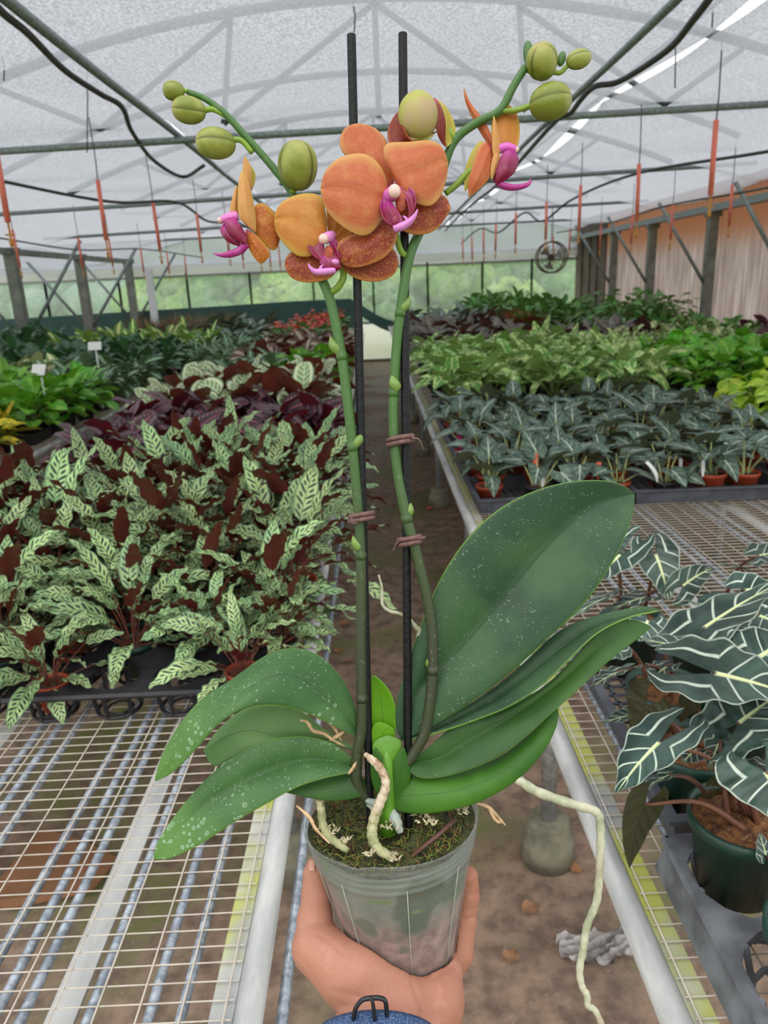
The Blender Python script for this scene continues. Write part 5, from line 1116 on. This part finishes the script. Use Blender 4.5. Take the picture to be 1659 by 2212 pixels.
pet(f3, 'petal', (540, 490, 18), (520, 371, 24), [(518, 470, 24), (514, 430, 28), (516, 392, 26)], [(553, 503, 14), (551, 460, 18), (543, 415, 20), (532, 384, 22)], pet_pale, 4, 8, 2)
pet(f3, 'sepal', (540, 478, 0), (606, 505, -4), [(548, 448, 2), (566, 438, 2), (590, 456, 0), (602, 478, -2)], [(552, 505, 6), (574, 532, 6), (596, 540, 2)], sep_gold, 0, 8, 3)
pet(f3, 'sepal', (532, 496, 12), (568, 568, 14), [(532, 522, 14), (543, 548, 16), (556, 565, 16)], [(550, 506, 16), (570, 526, 18), (583, 550, 16)], sep_gold, 4, 5, 2)
for A, B, b, t in [([(492, 470, 22), (484, 478, 30), (496, 504, 34), (512, 520, 34)], [(510, 474, 26), (522, 492, 30), (534, 512, 30)], (506, 468, 24), (530, 528, 32)), ([(480, 488, 10), (476, 500, 14), (492, 522, 18)], [(492, 492, 20), (505, 508, 24), (516, 522, 24)], (486, 484, 14), (520, 532, 22))]:
    part(sheet(A, B, None, b, t, nv=14, nu=8, bulge=9), 'side_lobe', lip_m, f3, thick=.0012, sub=1)
rope(f3, 'lip', [(532, 526, 26), (520, 540, 24), (498, 549, 22), (478, 551, 20), (460, 547, 20)], [8, 8, 7, 4, 1], lip_m)
rope(f3, 'column', [(514, 466, 18), (498, 470, 20), (482, 474, 20), (474, 476, 20)], [9, 11, 8, 5], plain('column_pale', lin(216, 120, 188), .4, var=.1)); blob(f3, 'anther_cap', (477, 476, 20), (8, 6, 7), col_white)
mb = MB(); mb.tube(path3([(640, 470, -12), (610, 474, -12), (575, 480, -8), (540, 480, 0)], 5), 6 * PX, 10); part(mb, 'pedicel', pedi_m, f3)
f4 = flower((1075, 330, 0), 'flower seen from the side on the right spike')
pet(f4, 'sepal', (1068, 328, -6), (1002, 190, -6), [(1046, 300, -8), (1022, 258, -10), (1006, 220, -8)], [(1066, 300, -2), (1044, 258, -2), (1016, 222, -4)], sep_orange, -8, 3, 2)
pet(f4, 'petal', (1070, 326, -4), (1094, 222, -14), [(1062, 290, -4), (1062, 258, -8), (1074, 232, -12)], [(1114, 322, -4), (1123, 285, -10), (1117, 245, -12)], pet_yellow, -6, 6, 2)
pet(f4, 'petal', (1074, 340, 14), (1066, 250, 16), [(1064, 330, 18), (1064, 280, 18)], [(1082, 320, 12), (1072, 270, 14)], pet_pale, 0, 3, 1)
pet(f4, 'petal', (1076, 325, 14), (1062, 388, 18), [(1066, 335, 18), (1060, 365, 18)], [(1080, 345, 14), (1070, 372, 16)], pet_pale, 0, 3, 1)
pet(f4, 'sepal', (1062, 322, 2), (1012, 426, 6), [(1048, 306, 6), (1034, 318, 10), (1022, 352, 12), (1012, 392, 10)], [(1068, 345, 4), (1060, 380, 8), (1040, 405, 10)], sep_orange, 4, 6, 3)
pet(f4, 'sepal', (1054, 318, -4), (1004, 414, -6), [(1038, 304, -4), (1018, 330, -6), (1004, 372, -8)], [(1046, 340, -4), (1030, 370, -6), (1014, 402, -6)], pet_back, 0, 4, 2)
part(sheet([(1084, 334, 20), (1072, 366, 22), (1070, 386, 22)], [(1112, 326, 16), (1121, 345, 14), (1112, 372, 16), (1090, 390, 18)], None, (1096, 326, 18), (1074, 398, 20), nv=14, nu=8, bulge=12), 'side_lobe', lip_m, f4, thick=.0012, sub=1)
part(sheet([(1058, 352, 2), (1056, 372, 2)], [(1070, 360, 4), (1072, 382, 6)], None, (1064, 346, 4), (1070, 396, 6), nv=10, nu=6, bulge=4), 'side_lobe', lip_dark, f4, thick=.0012, sub=1)
rope(f4, 'lip', [(1072, 392, 16), (1090, 402, 16), (1112, 405, 16), (1134, 401, 14), (1145, 394, 12), (1145, 386, 12)], [6, 7, 6, 5, 3, 1], lip_m)
rope(f4, 'column', [(1078, 322, 8), (1096, 318, 12), (1114, 322, 12)], [9, 9, 6], plain('column_violet', lin(206, 92, 184), .4, var=.1)); blob(f4, 'anther_cap', (1115, 323, 12), (6, 6, 6), col_white)
mb = MB(); mb.tube(path3([(962, 418, -10), (985, 400, -8), (1010, 374, -6), (1050, 345, 0)], 5), 6.5 * PX, 10); part(mb, 'pedicel', pedi_m, f4)
f5 = flower((905, 255, 20), 'opening flower with a pale green back, seen from behind')
mb = MB(); mb.ball(Hs((903, 250, 24)), (39 * PX, 47 * PX, 34 * PX), 28, 18, (CR, CU, -CF)); part(mb, 'sepal', bud_pale, f5)
deep = m_petal('sepal_deep_maroon', (132, 48, 34), (170, 84, 40), (98, 26, 32), .1)
pet(f5, 'petal', (870, 232, 14), (872, 336, 24), [(850, 252, 16), (837, 282, 18), (842, 312, 22)], [(872, 270, 34), (886, 300, 38), (904, 312, 32)], deep, 4, -6, 0)
pet(f5, 'petal', (936, 214, 10), (962, 318, 6), [(938, 240, 24), (942, 280, 26), (950, 302, 16)], [(952, 230, 12), (962, 262, 14), (962, 298, 12)], deep, 0, 4, 0)
pet(f5, 'petal', (936, 212, 6), (966, 318, 4), [(954, 228, 12), (963, 262, 13), (961, 300, 10)], [(960, 226, -4), (978, 256, -8), (985, 286, -8), (978, 306, -4)], pet_back, 0, -6, 0)
part(sheet([(868, 296, 26), (880, 308, 28)], [(925, 302, 26), (935, 292, 22)], None, (862, 285, 22), (944, 284, 14), nv=10, nu=6, bulge=6), 'petal', bud_pale, f5, thick=.001, sub=1)
mb = MB(); mb.tube(path3([(984, 302, -8), (975, 290, -4), (960, 270, 0), (930, 255, 8)], 5), 6 * PX, 10); part(mb, 'pedicel', pedi_m, f5)
# ---------------- roots
def root(pts, r, mat, lab=None, n=10):
    P = path3(pts, 6); k = len(P); R = r if isinstance(r, list) else [r, r]
    rr = [float(np.interp(i / (k - 1), np.linspace(0, 1, len(R)), R)) * PX * (1 + .08 * sin(i * 1.7)) for i in range(k)]
    mb = MB(); mb.tube(P, rr, n); o = part(mb, 'aerial_root', mat)
    if lab: o['label'] = lab
root([(1040, 1690, 0), (1085, 1668, 20), (1120, 1685, 40), (1160, 1710, 52), (1230, 1735, 62), (1285, 1752, 70), (1296, 1775, 72), (1297, 1830, 74), (1294, 1900, 78), (1288, 1950, 80), (1268, 2000, 82), (1260, 2050, 84), (1252, 2095, 88), (1257, 2130, 90), (1268, 2150, 92), (1270, 2172, 94), (1285, 2182, 96), (1300, 2215, 100), (1306, 2240, 104)], [9, 10, 9, 8, 7.5, 7, 6.5, 6], root_m, 'long pale root hanging down on the right')
root([(788, 1628, 40), (802, 1640, 46), (818, 1655, 50), (832, 1682, 54), (831, 1708, 56), (820, 1735, 56), (810, 1762, 58), (804, 1790, 64), (806, 1815, 78), (818, 1835, 95), (846, 1852, 112)], [4, 8, 9, 9, 10, 10.5, 11, 11, 11, 10, 9], mossroot_m, 'mossy root looping over the rim')
root([(690, 1725, 10), (694, 1752, 14), (698, 1782, 24), (712, 1808, 45), (735, 1826, 70), (752, 1838, 84)], [8, 9, 9, 9, 8, 6], mossroot_m)
root([(790, 1728, 10), (820, 1738, 18), (842, 1752, 26), (856, 1775, 40), (866, 1800, 50)], [5, 11, 12, 12, 6], greyroot_m, 'silvery root in the pot')
root([(778, 1724, 4), (800, 1738, 8), (815, 1760, 20)], [3, 8, 4], greyroot_m)
root([(818, 1242, -6), (825, 1270, -6), (826, 1305, -6), (842, 1320, -8), (862, 1325, -10), (884, 1338, -12), (900, 1358, -14), (905, 1372, -16), (880, 1500, -30), (850, 1620, -20)], [2, 3, 3.5, 3.5, 3.5, 4, 5, 5, 6, 7], root_m, 'thin pale root rising between the stakes')
for pts in [[(648, 1556, 20), (664, 1560, 20), (676, 1578, 18), (700, 1585, 14), (722, 1600, 10), (745, 1612, 4)], [(684, 1550, 0), (706, 1556, -2), (724, 1575, -4), (738, 1602, -4)], [(712, 1600, 6), (732, 1588, 2), (744, 1580, 0)], [(640, 1740, 50), (668, 1765, 60), (682, 1790, 72), (712, 1822, 98)], [(1030, 1735, 25), (1052, 1742, 28), (1070, 1758, 30), (1092, 1783, 34)], [(1055, 1745, 28), (1072, 1772, 30), (1086, 1778, 32)], [(752, 1672, 22), (762, 1660, 22), (770, 1645, 20)]]:
    root(pts, [2, 4, 4, 3, 1.5], dry_m, n=6)
# ---------------- clear pot, potting medium, moss
PA = (CU * .974 - CF * .21 - CR * .085).normalized(); PXx = (CR - PA * CR.dot(PA)).normalized(); PYy = PA.cross(PXx)
RIM = H(843, 1750, 0); FR = (PXx, PYy, PA)
HT = 352 * PX
def prad(h): return (187 - 70 * (h / 352.0) ** 1.0) * PX      # radius at h pixels under the rim
rib_m = plain('clear_rib', lin(168, 174, 164), .4)
m = M('clear_pot_plastic'); nz = m.noise(30, 4, .6); gl = m.n.new('ShaderNodeBsdfGlossy'); gl.inputs['Roughness'].default_value = .22; gl.inputs['Color'].default_value = (.9, .92, .93, 1)
fr = m.n.new('ShaderNodeLayerWeight'); fr.inputs[0].default_value = .3
haze = m.mixs(m.math('ADD', .20, m.math('MULTIPLY', m.step(nz, .4, .7), .10)), m.clear((.95, .97, .96, 1)), m.mixs(.5, m.bsdf(lin(206, 210, 208), .35), m.translucent(lin(214, 218, 216))))
pot_clear = m.done(m.mixs(m.math('ADD', .03, m.math('MULTIPLY', m.math('POWER', fr.outputs[1], 2.5), .3)), haze, gl.outputs[0]))
prof = []
for h in (0, 3, 6, 9, 12, 18, 20, 23, 32, 34, 37, 48, 50, 53, 66, 68, 71, 100, 140, 180, 220, 260, 300, 335, 346, 352):
    k = 4.0 if h in (3, 20, 34, 50, 68) else 0; b = (6 if h > 346 else 2 if h > 340 else 0); prof.append((prad(h) + (k - b) * PX, -h * PX))
prof.append((.001, -354 * PX))
mb = MB(); NN = 72
mb.lathe(prof, NN, RIM, FR)
# the front of the rim sags and has a small nick
def sag(v):
    d = Vector(v) - RIM; h = d.dot(PA); a = math.atan2(d.dot(PYy), d.dot(PXx)); f = max(0, 1 + h / (60 * PX)); r = d - PA * h
    return tuple(Vector(v) + PA * (f * PX * (5 * sin(3 * a + .6) - 7 * math.exp(-((a + 1.95) / .1) ** 2))))
mb.v = [sag(v) for v in mb.v]
pot = part(mb, 'pot', pot_clear); pot['label'] = 'clear cloudy plastic pot'
for a in (-2.2, -1.42, -.72, -2.95, .3):
    mb = MB(); mb.tube([RIM + PXx * (prad(h) + 1.0 * PX) * cos(a) + PYy * (prad(h) + 1.0 * PX) * sin(a) - PA * (h * PX) for h in (62, 150, 250, 345)], 1.1 * PX, 6); part(mb, 'rib', rib_m, pot)
m = M('potting_medium'); nz = m.noise(55, 6, .7); b2 = m.noise(16, 3, .55); hgt = m.sep(m.tc('Object'))
c = m.mix(m.step(m.math('ADD', hgt[2], m.math('MULTIPLY', b2, .03)), -.004, .03), m.mix(m.step(nz, .34, .68), lin(124, 92, 88), lin(196, 156, 146)), m.mix(nz, lin(96, 98, 88), lin(150, 152, 140))); c = m.mix(m.step(b2, .56, .62), c, m.mix(nz, lin(52, 64, 48), lin(92, 104, 78)))
c = m.mix(m.step(m.noise(34, 3, .5, stretch=(1, 1, 3)), .64, .69), c, lin(104, 130, 60))
medium_m = m.done(m.bsdf(c, .8, normal=m.bump(nz, .5, .004)))
mb = MB(); pf = [(prad(h) * .965, -h * PX) for h in (26, 60, 120, 180, 240, 300, 344)] + [(.001, -346 * PX)]
mb.lathe(pf, 48, RIM, FR); part(mb, 'potting_medium', medium_m)
m = M('wet_moss'); nz = m.noise(180, 6, .75); c = m.mix(m.step(nz, .35, .68), lin(30, 34, 14), lin(96, 100, 46)); c = m.mix(m.step(m.noise(30, 4), .55, .65), c, lin(92, 62, 34)); moss_m = m.done(m.bsdf(c, .85, normal=m.bump(nz, 1, .004)))
mb = MB(); rd = random.Random(3); rows = []
def mossz(r, a): return -24 + 5 * sin(a * 3 + r * .05) + rd.uniform(-3, 3)
for i in range(22):
    r = 181 * (1 - i / 21) + .01; row = []
    for j in range(65):
        a = 2 * PI * j / 64; row.append(RIM + PXx * (r * PX * cos(a)) + PYy * (r * PX * sin(a)) + PA * (mossz(r, a) * PX))
    row[-1] = row[0]; rows.append(row)
mb.grid(rows); moss = part(mb, 'moss', moss_m)
def tuft(n, mat, name, ln, rr, cen=None, spread=1):
    mb = MB()
    for k in range(n):
        a = rd.uniform(0, 6.28); r = 172 * math.sqrt(rd.random())
        p = RIM + PXx * (r * PX * cos(a)) + PYy * (r * PX * sin(a)) - PA * (22 * PX)
        if cen: p = Vector(cen) + PXx * rd.uniform(-1, 1) * spread * PX + PYy * rd.uniform(-1, 1) * spread * PX
        d = (PA * rd.uniform(.1, 1) + PXx * rd.uniform(-1, 1) + PYy * rd.uniform(-1, 1)).normalized(); l = ln * rd.uniform(.5, 1.2) * PX
        e = (d + Vector((rd.uniform(-.5, .5), rd.uniform(-.5, .5), rd.uniform(-.5, .3)))).normalized()
        mb.tube([p, p + d * l * .5, p + d * l * .5 + e * l * .5], [rr * PX, rr * PX * .9, rr * PX * .3], 4)
    o = part(mb, name, mat, moss); o['kind'] = 'stuff'; return o
tuft(620, plain('moss_strand', lin(104, 112, 44), .8, var=.45, scale=120), 'moss_strands', 20, 1.5); tuft(260, plain('moss_strand_brown', lin(116, 78, 44), .8, var=.4, scale=120), 'moss_fibres', 26, 1.2)
scrap = plain('pale_bark_scrap', lin(186, 174, 142), .8, var=.3, scale=150)
for c, s in [((712, 1795, 26), 16), ((745, 1818, 60), 9), ((842, 1780, 40), 22), ((912, 1765, 30), 18), ((800, 1845, 105), 6), ((850, 1852, 116), 10), ((1000, 1752, 15), 12), ((930, 1778, 40), 10)]:
    tuft(16, scrap, 'pale_moss_scrap', 14, 2.6, Hs(c, 4), s)
mb = MB(); mb.tube([Hs((888, 1850, 92)), Hs((950, 1800, 62)), Hs((985, 1768, 34))], 5 * PX, 6, flat=.35); part(mb, 'brown_straw', plain('brown_straw', lin(92, 58, 50), .6))
# ---------------- stakes and ties (their own things, stuck into the pot)
def stake(a, b, lab):
    A, B = Hs(a), Hs(b); mb = MB(); d = (B - A).normalized(); n = 30
    mb.tube([A.lerp(B, i / n) for i in range(n + 1)], [.0028 + random.uniform(-.00006, .00006) for i in range(n + 1)], 14); o = mb.build('plant_stake', stake_m, origin=A); auto_smooth(o); return tag(o, lab, 'stake', 'black plant stakes')
stake((801, 1830, 0), (759, 76, -2), 'black plastic stake behind the left flower spike'); stake((883, 1840, 0), (870, 73, -6), 'black plastic stake behind the right flower spike')
def tie(c, ex, ew, tails, lab):
    C = Hs(c); t = empty('twist_tie', C); tag(t, lab, 'plant tie', 'brown twist ties'); KIDS[t.name] = []
    for q in range(2):
        mb = MB(); pts = []
        for i in range(25):
            a = 2 * PI * i / 24; pts.append(CR * (ex * PX * cos(a)) - CF * (ew * PX * sin(a)) + CU * ((.18 * ex * cos(a) - 5 + q * 10) * PX))
        mb.tube(pts, 5.5 * PX, 6, False); mb.build('loop', tie_m, t)
    for tl in tails:
        mb = MB(); mb.tube([Hs(p) - C for p in smooth_path(tl, 5)], 5.5 * PX, 6, flat=.3); mb.build('tail', tie_m, t)
tie((781, 1117, 2), 24, 22, [[(760, 1112, 18), (765, 1128, 22), (780, 1122, 22)]], 'brown twist tie round the left spike and stake')
tie((865, 952, -2), 25, 22, [[(888, 945, 18), (905, 950, 16), (915, 972, 12)]], 'brown twist tie high on the right spike and stake')
tie((884, 1168, 6), 22, 22, [[(866, 1166, 20), (856, 1175, 18), (849, 1190, 14)], [(900, 1164, 20), (918, 1160, 14)]], 'brown twist tie lower on the right spike and stake')
# ================================================================== the hand: one continuous skin grown from a smooth distance field
def q3(x, y, w): d = H(x, y, w) - OB; return np.array([d.dot(CR), d.dot(CU), -d.dot(CF)]) / PX
def q2w(v): return OB + (CR * float(v[0]) + CU * float(v[1]) - CF * float(v[2])) * PX
lo, hi = np.array([-310., -520., -330.]), np.array([270., 80., 400.]); RES = 3.9
nx, ny, nz_ = [int((b - a) / RES) + 1 for a, b in zip(lo, hi)]
GX, GY, GZ = np.meshgrid(*[a + RES * np.arange(n) for a, n in zip(lo, (nx, ny, nz_))], indexing='ij')
def cone(a, b, ra, rb, fl=1.0):
    a, b = q3(*a), q3(*b); d = b - a; L2 = d @ d
    px_, py_, pz_ = GX - a[0], GY - a[1], GZ - a[2]
    t = np.clip((px_ * d[0] + py_ * d[1] + pz_ * d[2]) / L2, 0, 1); r = ra + (rb - ra) * t
    return np.sqrt((px_ - t * d[0]) ** 2 + (py_ - t * d[1]) ** 2 + ((pz_ - t * d[2]) * fl) ** 2) - r
def smin(a, b, k):
    h = np.clip(.5 + .5 * (b - a) / k, 0, 1); return b * (1 - h) + a * h - k * h * (1 - h)
def chain(pts, k=8):
    f = None
    for (p, q) in zip(pts[:-1], pts[1:]):
        g = cone(p[:3], q[:3], p[3], q[3]); f = g if f is None else smin(f, g, k)
    return f
thumb = chain([(683, 1869, -62, 21), (681, 1888, -58, 25), (684, 1930, -42, 31), (680, 1985, -12, 36), (682, 2045, 20, 47), (745, 2105, 50, 62)], 14)
ridge = chain([(690, 2052, 34, 44), (780, 2098, 66, 54), (868, 2158, 74, 52)], 20)
little = chain([(1011, 1893, -74, 23), (1013, 1932, -82, 24), (1004, 1985, -88, 27), (990, 2060, -80, 33), (950, 2110, -60, 40)], 8)
ringf = chain([(975, 1880, -150, 23), (968, 1935, -175, 25), (955, 2010, -190, 28), (930, 2085, -160, 36), (905, 2120, -90, 42)], 8)
middle = chain([(905, 1850, -225, 24), (900, 1910, -235, 26), (890, 1990, -235, 29), (880, 2070, -190, 36), (870, 2120, -100, 42)], 8)
index = chain([(800, 1840, -215, 24), (800, 1905, -230, 26), (805, 1985, -225, 29), (815, 2065, -180, 36), (825, 2120, -90, 42)], 8)
heel = chain([(962, 2100, -12, 38), (936, 2160, 34, 62), (910, 2215, 48, 80)], 25)
palm = cone((800, 2190, 20), (925, 2190, 10), 72, 74, 1.15)
under = cone((815, 2130, -60), (935, 2130, -60), 44, 46)
wrist = chain([(850, 2215, 30, 90), (818, 2290, 150, 92), (812, 2400, 290, 88)], 20); wrist2 = cone((880, 2225, 30), (840, 2320, 120), 84, 84)
F = smin(smin(smin(thumb, ridge, 26), palm, 40), under, 30); F = smin(F, heel, 20); F = smin(smin(F, wrist, 45), wrist2, 45)
for fg in (little, ringf, middle, index): F = smin(F, fg, 9)
# creases of the palm, thumb and little finger
qc = np.array([(OB - CC).dot(CR), (OB - CC).dot(CU), -(OB - CC).dot(CF)]) / PX
Zc = -(GZ + qc[2]); SX = IW / 2 + FPX * (GX + qc[0]) / Zc; SY = IH / 2 - FPX * (GY + qc[1]) / Zc
for amp, wid, pl in [(3.2, 5, [(886, 2098), (892, 2130), (908, 2170), (914, 2215)]), (2.2, 4, [(935, 2112), (965, 2096), (1000, 2066)]), (2.4, 4, [(664, 1906), (684, 1902), (704, 1894)]), (1.8, 5, [(655, 1990), (690, 1996), (722, 1988)]), (1.6, 4, [(690, 2020), (720, 2040), (742, 2062)]),
        (2.4, 4, [(998, 1938), (1040, 1928)]), (2.4, 4, [(996, 1990), (1034, 1978)]), (1.5, 4, [(720, 2140), (770, 2150), (820, 2176)]), (1.4, 4, [(735, 2172), (790, 2180), (830, 2200)]), (1.5, 4, [(930, 2150), (960, 2160), (996, 2158)]), (1.2, 3, [(800, 2085), (815, 2120), (822, 2150)]), (1.2, 3, [(765, 2060), (775, 2095), (778, 2120)]), (1.2, 3, [(640, 2060), (668, 2090), (690, 2130)])]:
    dm = np.full(F.shape, 1e9)
    for (x0, y0), (x1, y1) in zip(pl[:-1], pl[1:]):
        dx, dy = x1 - x0, y1 - y0; t = np.clip(((SX - x0) * dx + (SY - y0) * dy) / (dx * dx + dy * dy), 0, 1); dm = np.minimum(dm, np.hypot(SX - x0 - t * dx, SY - y0 - t * dy))
    F = F + amp * np.exp(-(dm / wid) ** 2)
# keep the skin outside the pot
rc = np.array(q3(843, 1750, 0)); pa = np.array([PA.dot(CR), PA.dot(CU), -PA.dot(CF)])
vx, vy, vz = GX - rc[0], GY - rc[1], GZ - rc[2]; hh = -(vx * pa[0] + vy * pa[1] + vz * pa[2]); rr = np.sqrt(np.maximum(0, vx ** 2 + vy ** 2 + vz ** 2 - hh ** 2))
potd = np.maximum(np.maximum(rr - (187 - 70 * hh / 352), hh - 354), -hh) * .96
F = np.maximum(F, -(potd - 1.5))
def surface_nets(F):
    S = F < 0; nx, ny, nz = F.shape
    c = np.zeros((nx - 1, ny - 1, nz - 1), int)
    for i in (0, 1):
        for j in (0, 1):
            for k in (0, 1): c += S[i:nx - 1 + i, j:ny - 1 + j, k:nz - 1 + k]
    act = (c > 0) & (c < 8); idx = -np.ones(act.shape, int); cells = np.argwhere(act); idx[act] = np.arange(len(cells))
    acc = np.zeros((len(cells), 3)); cnt = np.zeros(len(cells)); I, J, K = cells.T
    for ax in range(3):
        oth = [d for d in range(3) if d != ax]
        for u in (0, 1):
            for v in (0, 1):
                o0 = np.zeros(3, int); o0[oth[0]] = u; o0[oth[1]] = v; o1 = o0.copy(); o1[ax] = 1
                f0 = F[I + o0[0], J + o0[1], K + o0[2]]; f1 = F[I + o1[0], J + o1[1], K + o1[2]]; x = (f0 < 0) != (f1 < 0)
                t = np.where(x, f0 / np.where(f0 - f1 == 0, 1, f0 - f1), 0); p = np.tile(o0.astype(float), (len(cells), 1)); p[:, ax] += t
                acc[x] += p[x]; cnt[x] += 1
    V = cells + acc / np.maximum(cnt, 1)[:, None]; faces = []
    for ax in range(3):
        b, c2 = [(1, 2), (2, 0), (0, 1)][ax]; A = [slice(None)] * 3; B = [slice(None)] * 3; A[ax] = slice(0, -1); B[ax] = slice(1, None)
        e = np.argwhere(S[tuple(A)] != S[tuple(B)])
        e = e[(e[:, b] > 0) & (e[:, c2] > 0) & (e[:, b] < F.shape[b] - 1) & (e[:, c2] < F.shape[c2] - 1)]
        def g(db, dc):
            q = e.copy(); q[:, b] -= db; q[:, c2] -= dc; return idx[q[:, 0], q[:, 1], q[:, 2]]
        f = np.stack([g(1, 1), g(0, 1), g(0, 0), g(1, 0)], 1); ins = S[e[:, 0], e[:, 1], e[:, 2]]
        f[~ins] = f[~ins][:, ::-1]; faces.append(f)
    return V, np.concatenate(faces)
F = F + 0.0
V, FC = surface_nets(F); V = lo + V * RES
for _ in range(2):                                  # light relaxing
    s = np.zeros_like(V); n = np.zeros(len(V))
    for a in range(4):
        for b in (1, 3): np.add.at(s, FC[:, a], V[FC[:, (a + b) % 4]]); np.add.at(n, FC[:, a], 1)
    V = V * .5 + .5 * s / np.maximum(n, 1)[:, None]
m = M('skin'); nz = m.noise(26, 4, .6); fine = m.noise(420, 3, .7); big = m.noise(9, 2)
c = m.mix(m.step(big, .35, .65), lin(168, 114, 92), lin(182, 128, 106)); c = m.mix(m.math('MULTIPLY', m.step(nz, .5, .75), .5), c, lin(158, 88, 70))
wr = m.math('SINE', m.math('ADD', m.math('MULTIPLY', m.sep(m.tc())[2], 900), m.math('MULTIPLY', m.noise(40, 3), 24)))
wv = m.math('MULTIPLY', m.step(m.noise(18, 2), .5, .65), wr)
fol = m.voro(650, feature='DISTANCE_TO_EDGE'); c = m.mix(m.math('MULTIPLY', m.step(fine, .5, .7), .18), c, lin(150, 84, 66)); c = m.mix(m.math('MULTIPLY', m.step(m.noise(60, 3, .6), .55, .72), .22), c, lin(206, 158, 138))
sk = m.done(m.bsdf(c, .52, normal=m.bump(m.math('ADD', m.math('ADD', m.math('MULTIPLY', fine, .6), m.math('MULTIPLY', m.step(fol, .0, .12), .05)), m.math('MULTIPLY', wv, .25)), .38, .0012), spec=.35, sss=.12))
person = empty('person', OB); tag(person, 'left hand of a person cupping the clear orchid pot, palm upwards, thumb along its side', 'person'); KIDS[person.name] = []
mb = MB(); mb.v = [tuple(q2w(v) - OB) for v in V]; mb.f = [tuple(int(i) for i in f) for f in FC]; mb.uv = [[(0, 0)] * 4] * len(mb.f); mb.m = [0] * len(mb.f)
body = mb.build('body', sk, person)
mb = MB()                                            # thumb nail, laid on the skin
VW = V + qc; VZ = -VW[:, 2]; VX = IW / 2 + FPX * VW[:, 0] / VZ; VY = IH / 2 - FPX * VW[:, 1] / VZ
def onskin(x, y, up):
    k = np.where(np.hypot(VX - x, VY - y) < 5)[0]
    if not len(k): k = [int(np.argmin(np.hypot(VX - x, VY - y)))]
    j = k[int(np.argmax(VW[k, 2]))]; d = ray(x, y); return CC + d * ((VZ[j] - up) * PX) - OB
rows = []
for i in range(7):
    v = i / 6; r = []
    for j in range(7):
        u = j / 6 * 2 - 1; r.append(onskin(674 + 7.5 * u * (1 - .3 * v * v), 1882 - 26 * v, 1.6 * (1 - u * u) * (1 - .5 * v) + .6))
    rows.append(r)
mb.grid(rows); nail = mb.build('fingernail', plain('nail', lin(206, 150, 128), .25), body); md = nail.modifiers.new('t', 'SOLIDIFY'); md.thickness = .0006
m = M('blue_woven_band'); w1 = m.voro(900); c = m.mix(m.step(w1, .2, .5), lin(84, 112, 152), lin(44, 66, 104)); c = m.mix(m.math('LESS_THAN', m.voro(600), .12), c, lin(190, 214, 224)); band_m = m.done(m.bsdf(c, .7, normal=m.bump(w1, .5, .001)))
BC = H(814, 2249, 150) - OB; BA = (-CU * .55 - CF * .83).normalized(); BU = (CU * .83 - CF * .55).normalized()
rows = []
for k in range(9):
    f = k / 8; rr = (119 - (5 if k in (0, 8) else 0)) * PX
    rows.append([BC + BA * ((f * 74 - 6) * PX) + CR * (rr * 1.04 * sin(a)) + BU * (rr * cos(a)) for a in np.linspace(0, 2 * PI, 57)])
mb = MB(); mb.grid(rows); bd = mb.build('watch_band', band_m, person); md = bd.modifiers.new('t', 'SOLIDIFY'); md.thickness = .0018; md.offset = 0
mb = MB(); mb.tube([H(*p) - OB for p in smooth_path([(762, 2232, 214), (766, 2186, 222), (780, 2162, 222), (800, 2156, 222), (824, 2157, 222), (834, 2170, 222), (836, 2232, 214)], 6)], 4.5 * PX, 8); mb.tube([H(*p) - OB for p in smooth_path([(800, 2156, 226), (806, 2170, 228), (812, 2232, 226)], 4)], 3.5 * PX, 8)
mb.build('band_loop', plain('black_loop', lin(20, 22, 28), .3), bd)
# ================================================================== overcast daylight
wd = bpy.data.worlds.new('overcast_sky'); SC.world = wd; wd.use_nodes = True
nt = wd.node_tree; bg = nt.nodes['Background']; tcn = nt.nodes.new('ShaderNodeTexCoord'); sp = nt.nodes.new('ShaderNodeSeparateXYZ'); rmp = nt.nodes.new('ShaderNodeValToRGB')
nt.links.new(tcn.outputs['Generated'], sp.inputs[0]); nt.links.new(sp.outputs[2], rmp.inputs[0]); nt.links.new(rmp.outputs[0], bg.inputs[0])
e = rmp.color_ramp.elements; e[0].position = 0; e[0].color = (.86, .88, .9, 1); e[1].position = .5; e[1].color = (.96, .98, 1, 1)
bg.inputs[1].default_value = 1.4
su = bpy.data.lights.new('soft_sun', 'SUN'); su.energy = 1.1; su.angle = math.radians(60); su.color = (1, .98, .94); so = bpy.data.objects.new('soft_sun', su); COL.objects.link(so); so.rotation_euler = (math.radians(28), math.radians(-12), 0)
vs = SC.view_settings; vs.view_transform = 'Standard'; vs.look = 'None'; vs.exposure = .18; vs.gamma = 1; vs.use_curve_mapping = False
SC.display_settings.display_device = 'sRGB'
SC.cycles.max_bounces = 8; SC.cycles.transparent_max_bounces = 16; SC.cycles.caustics_reflective = False; SC.cycles.caustics_refractive = False
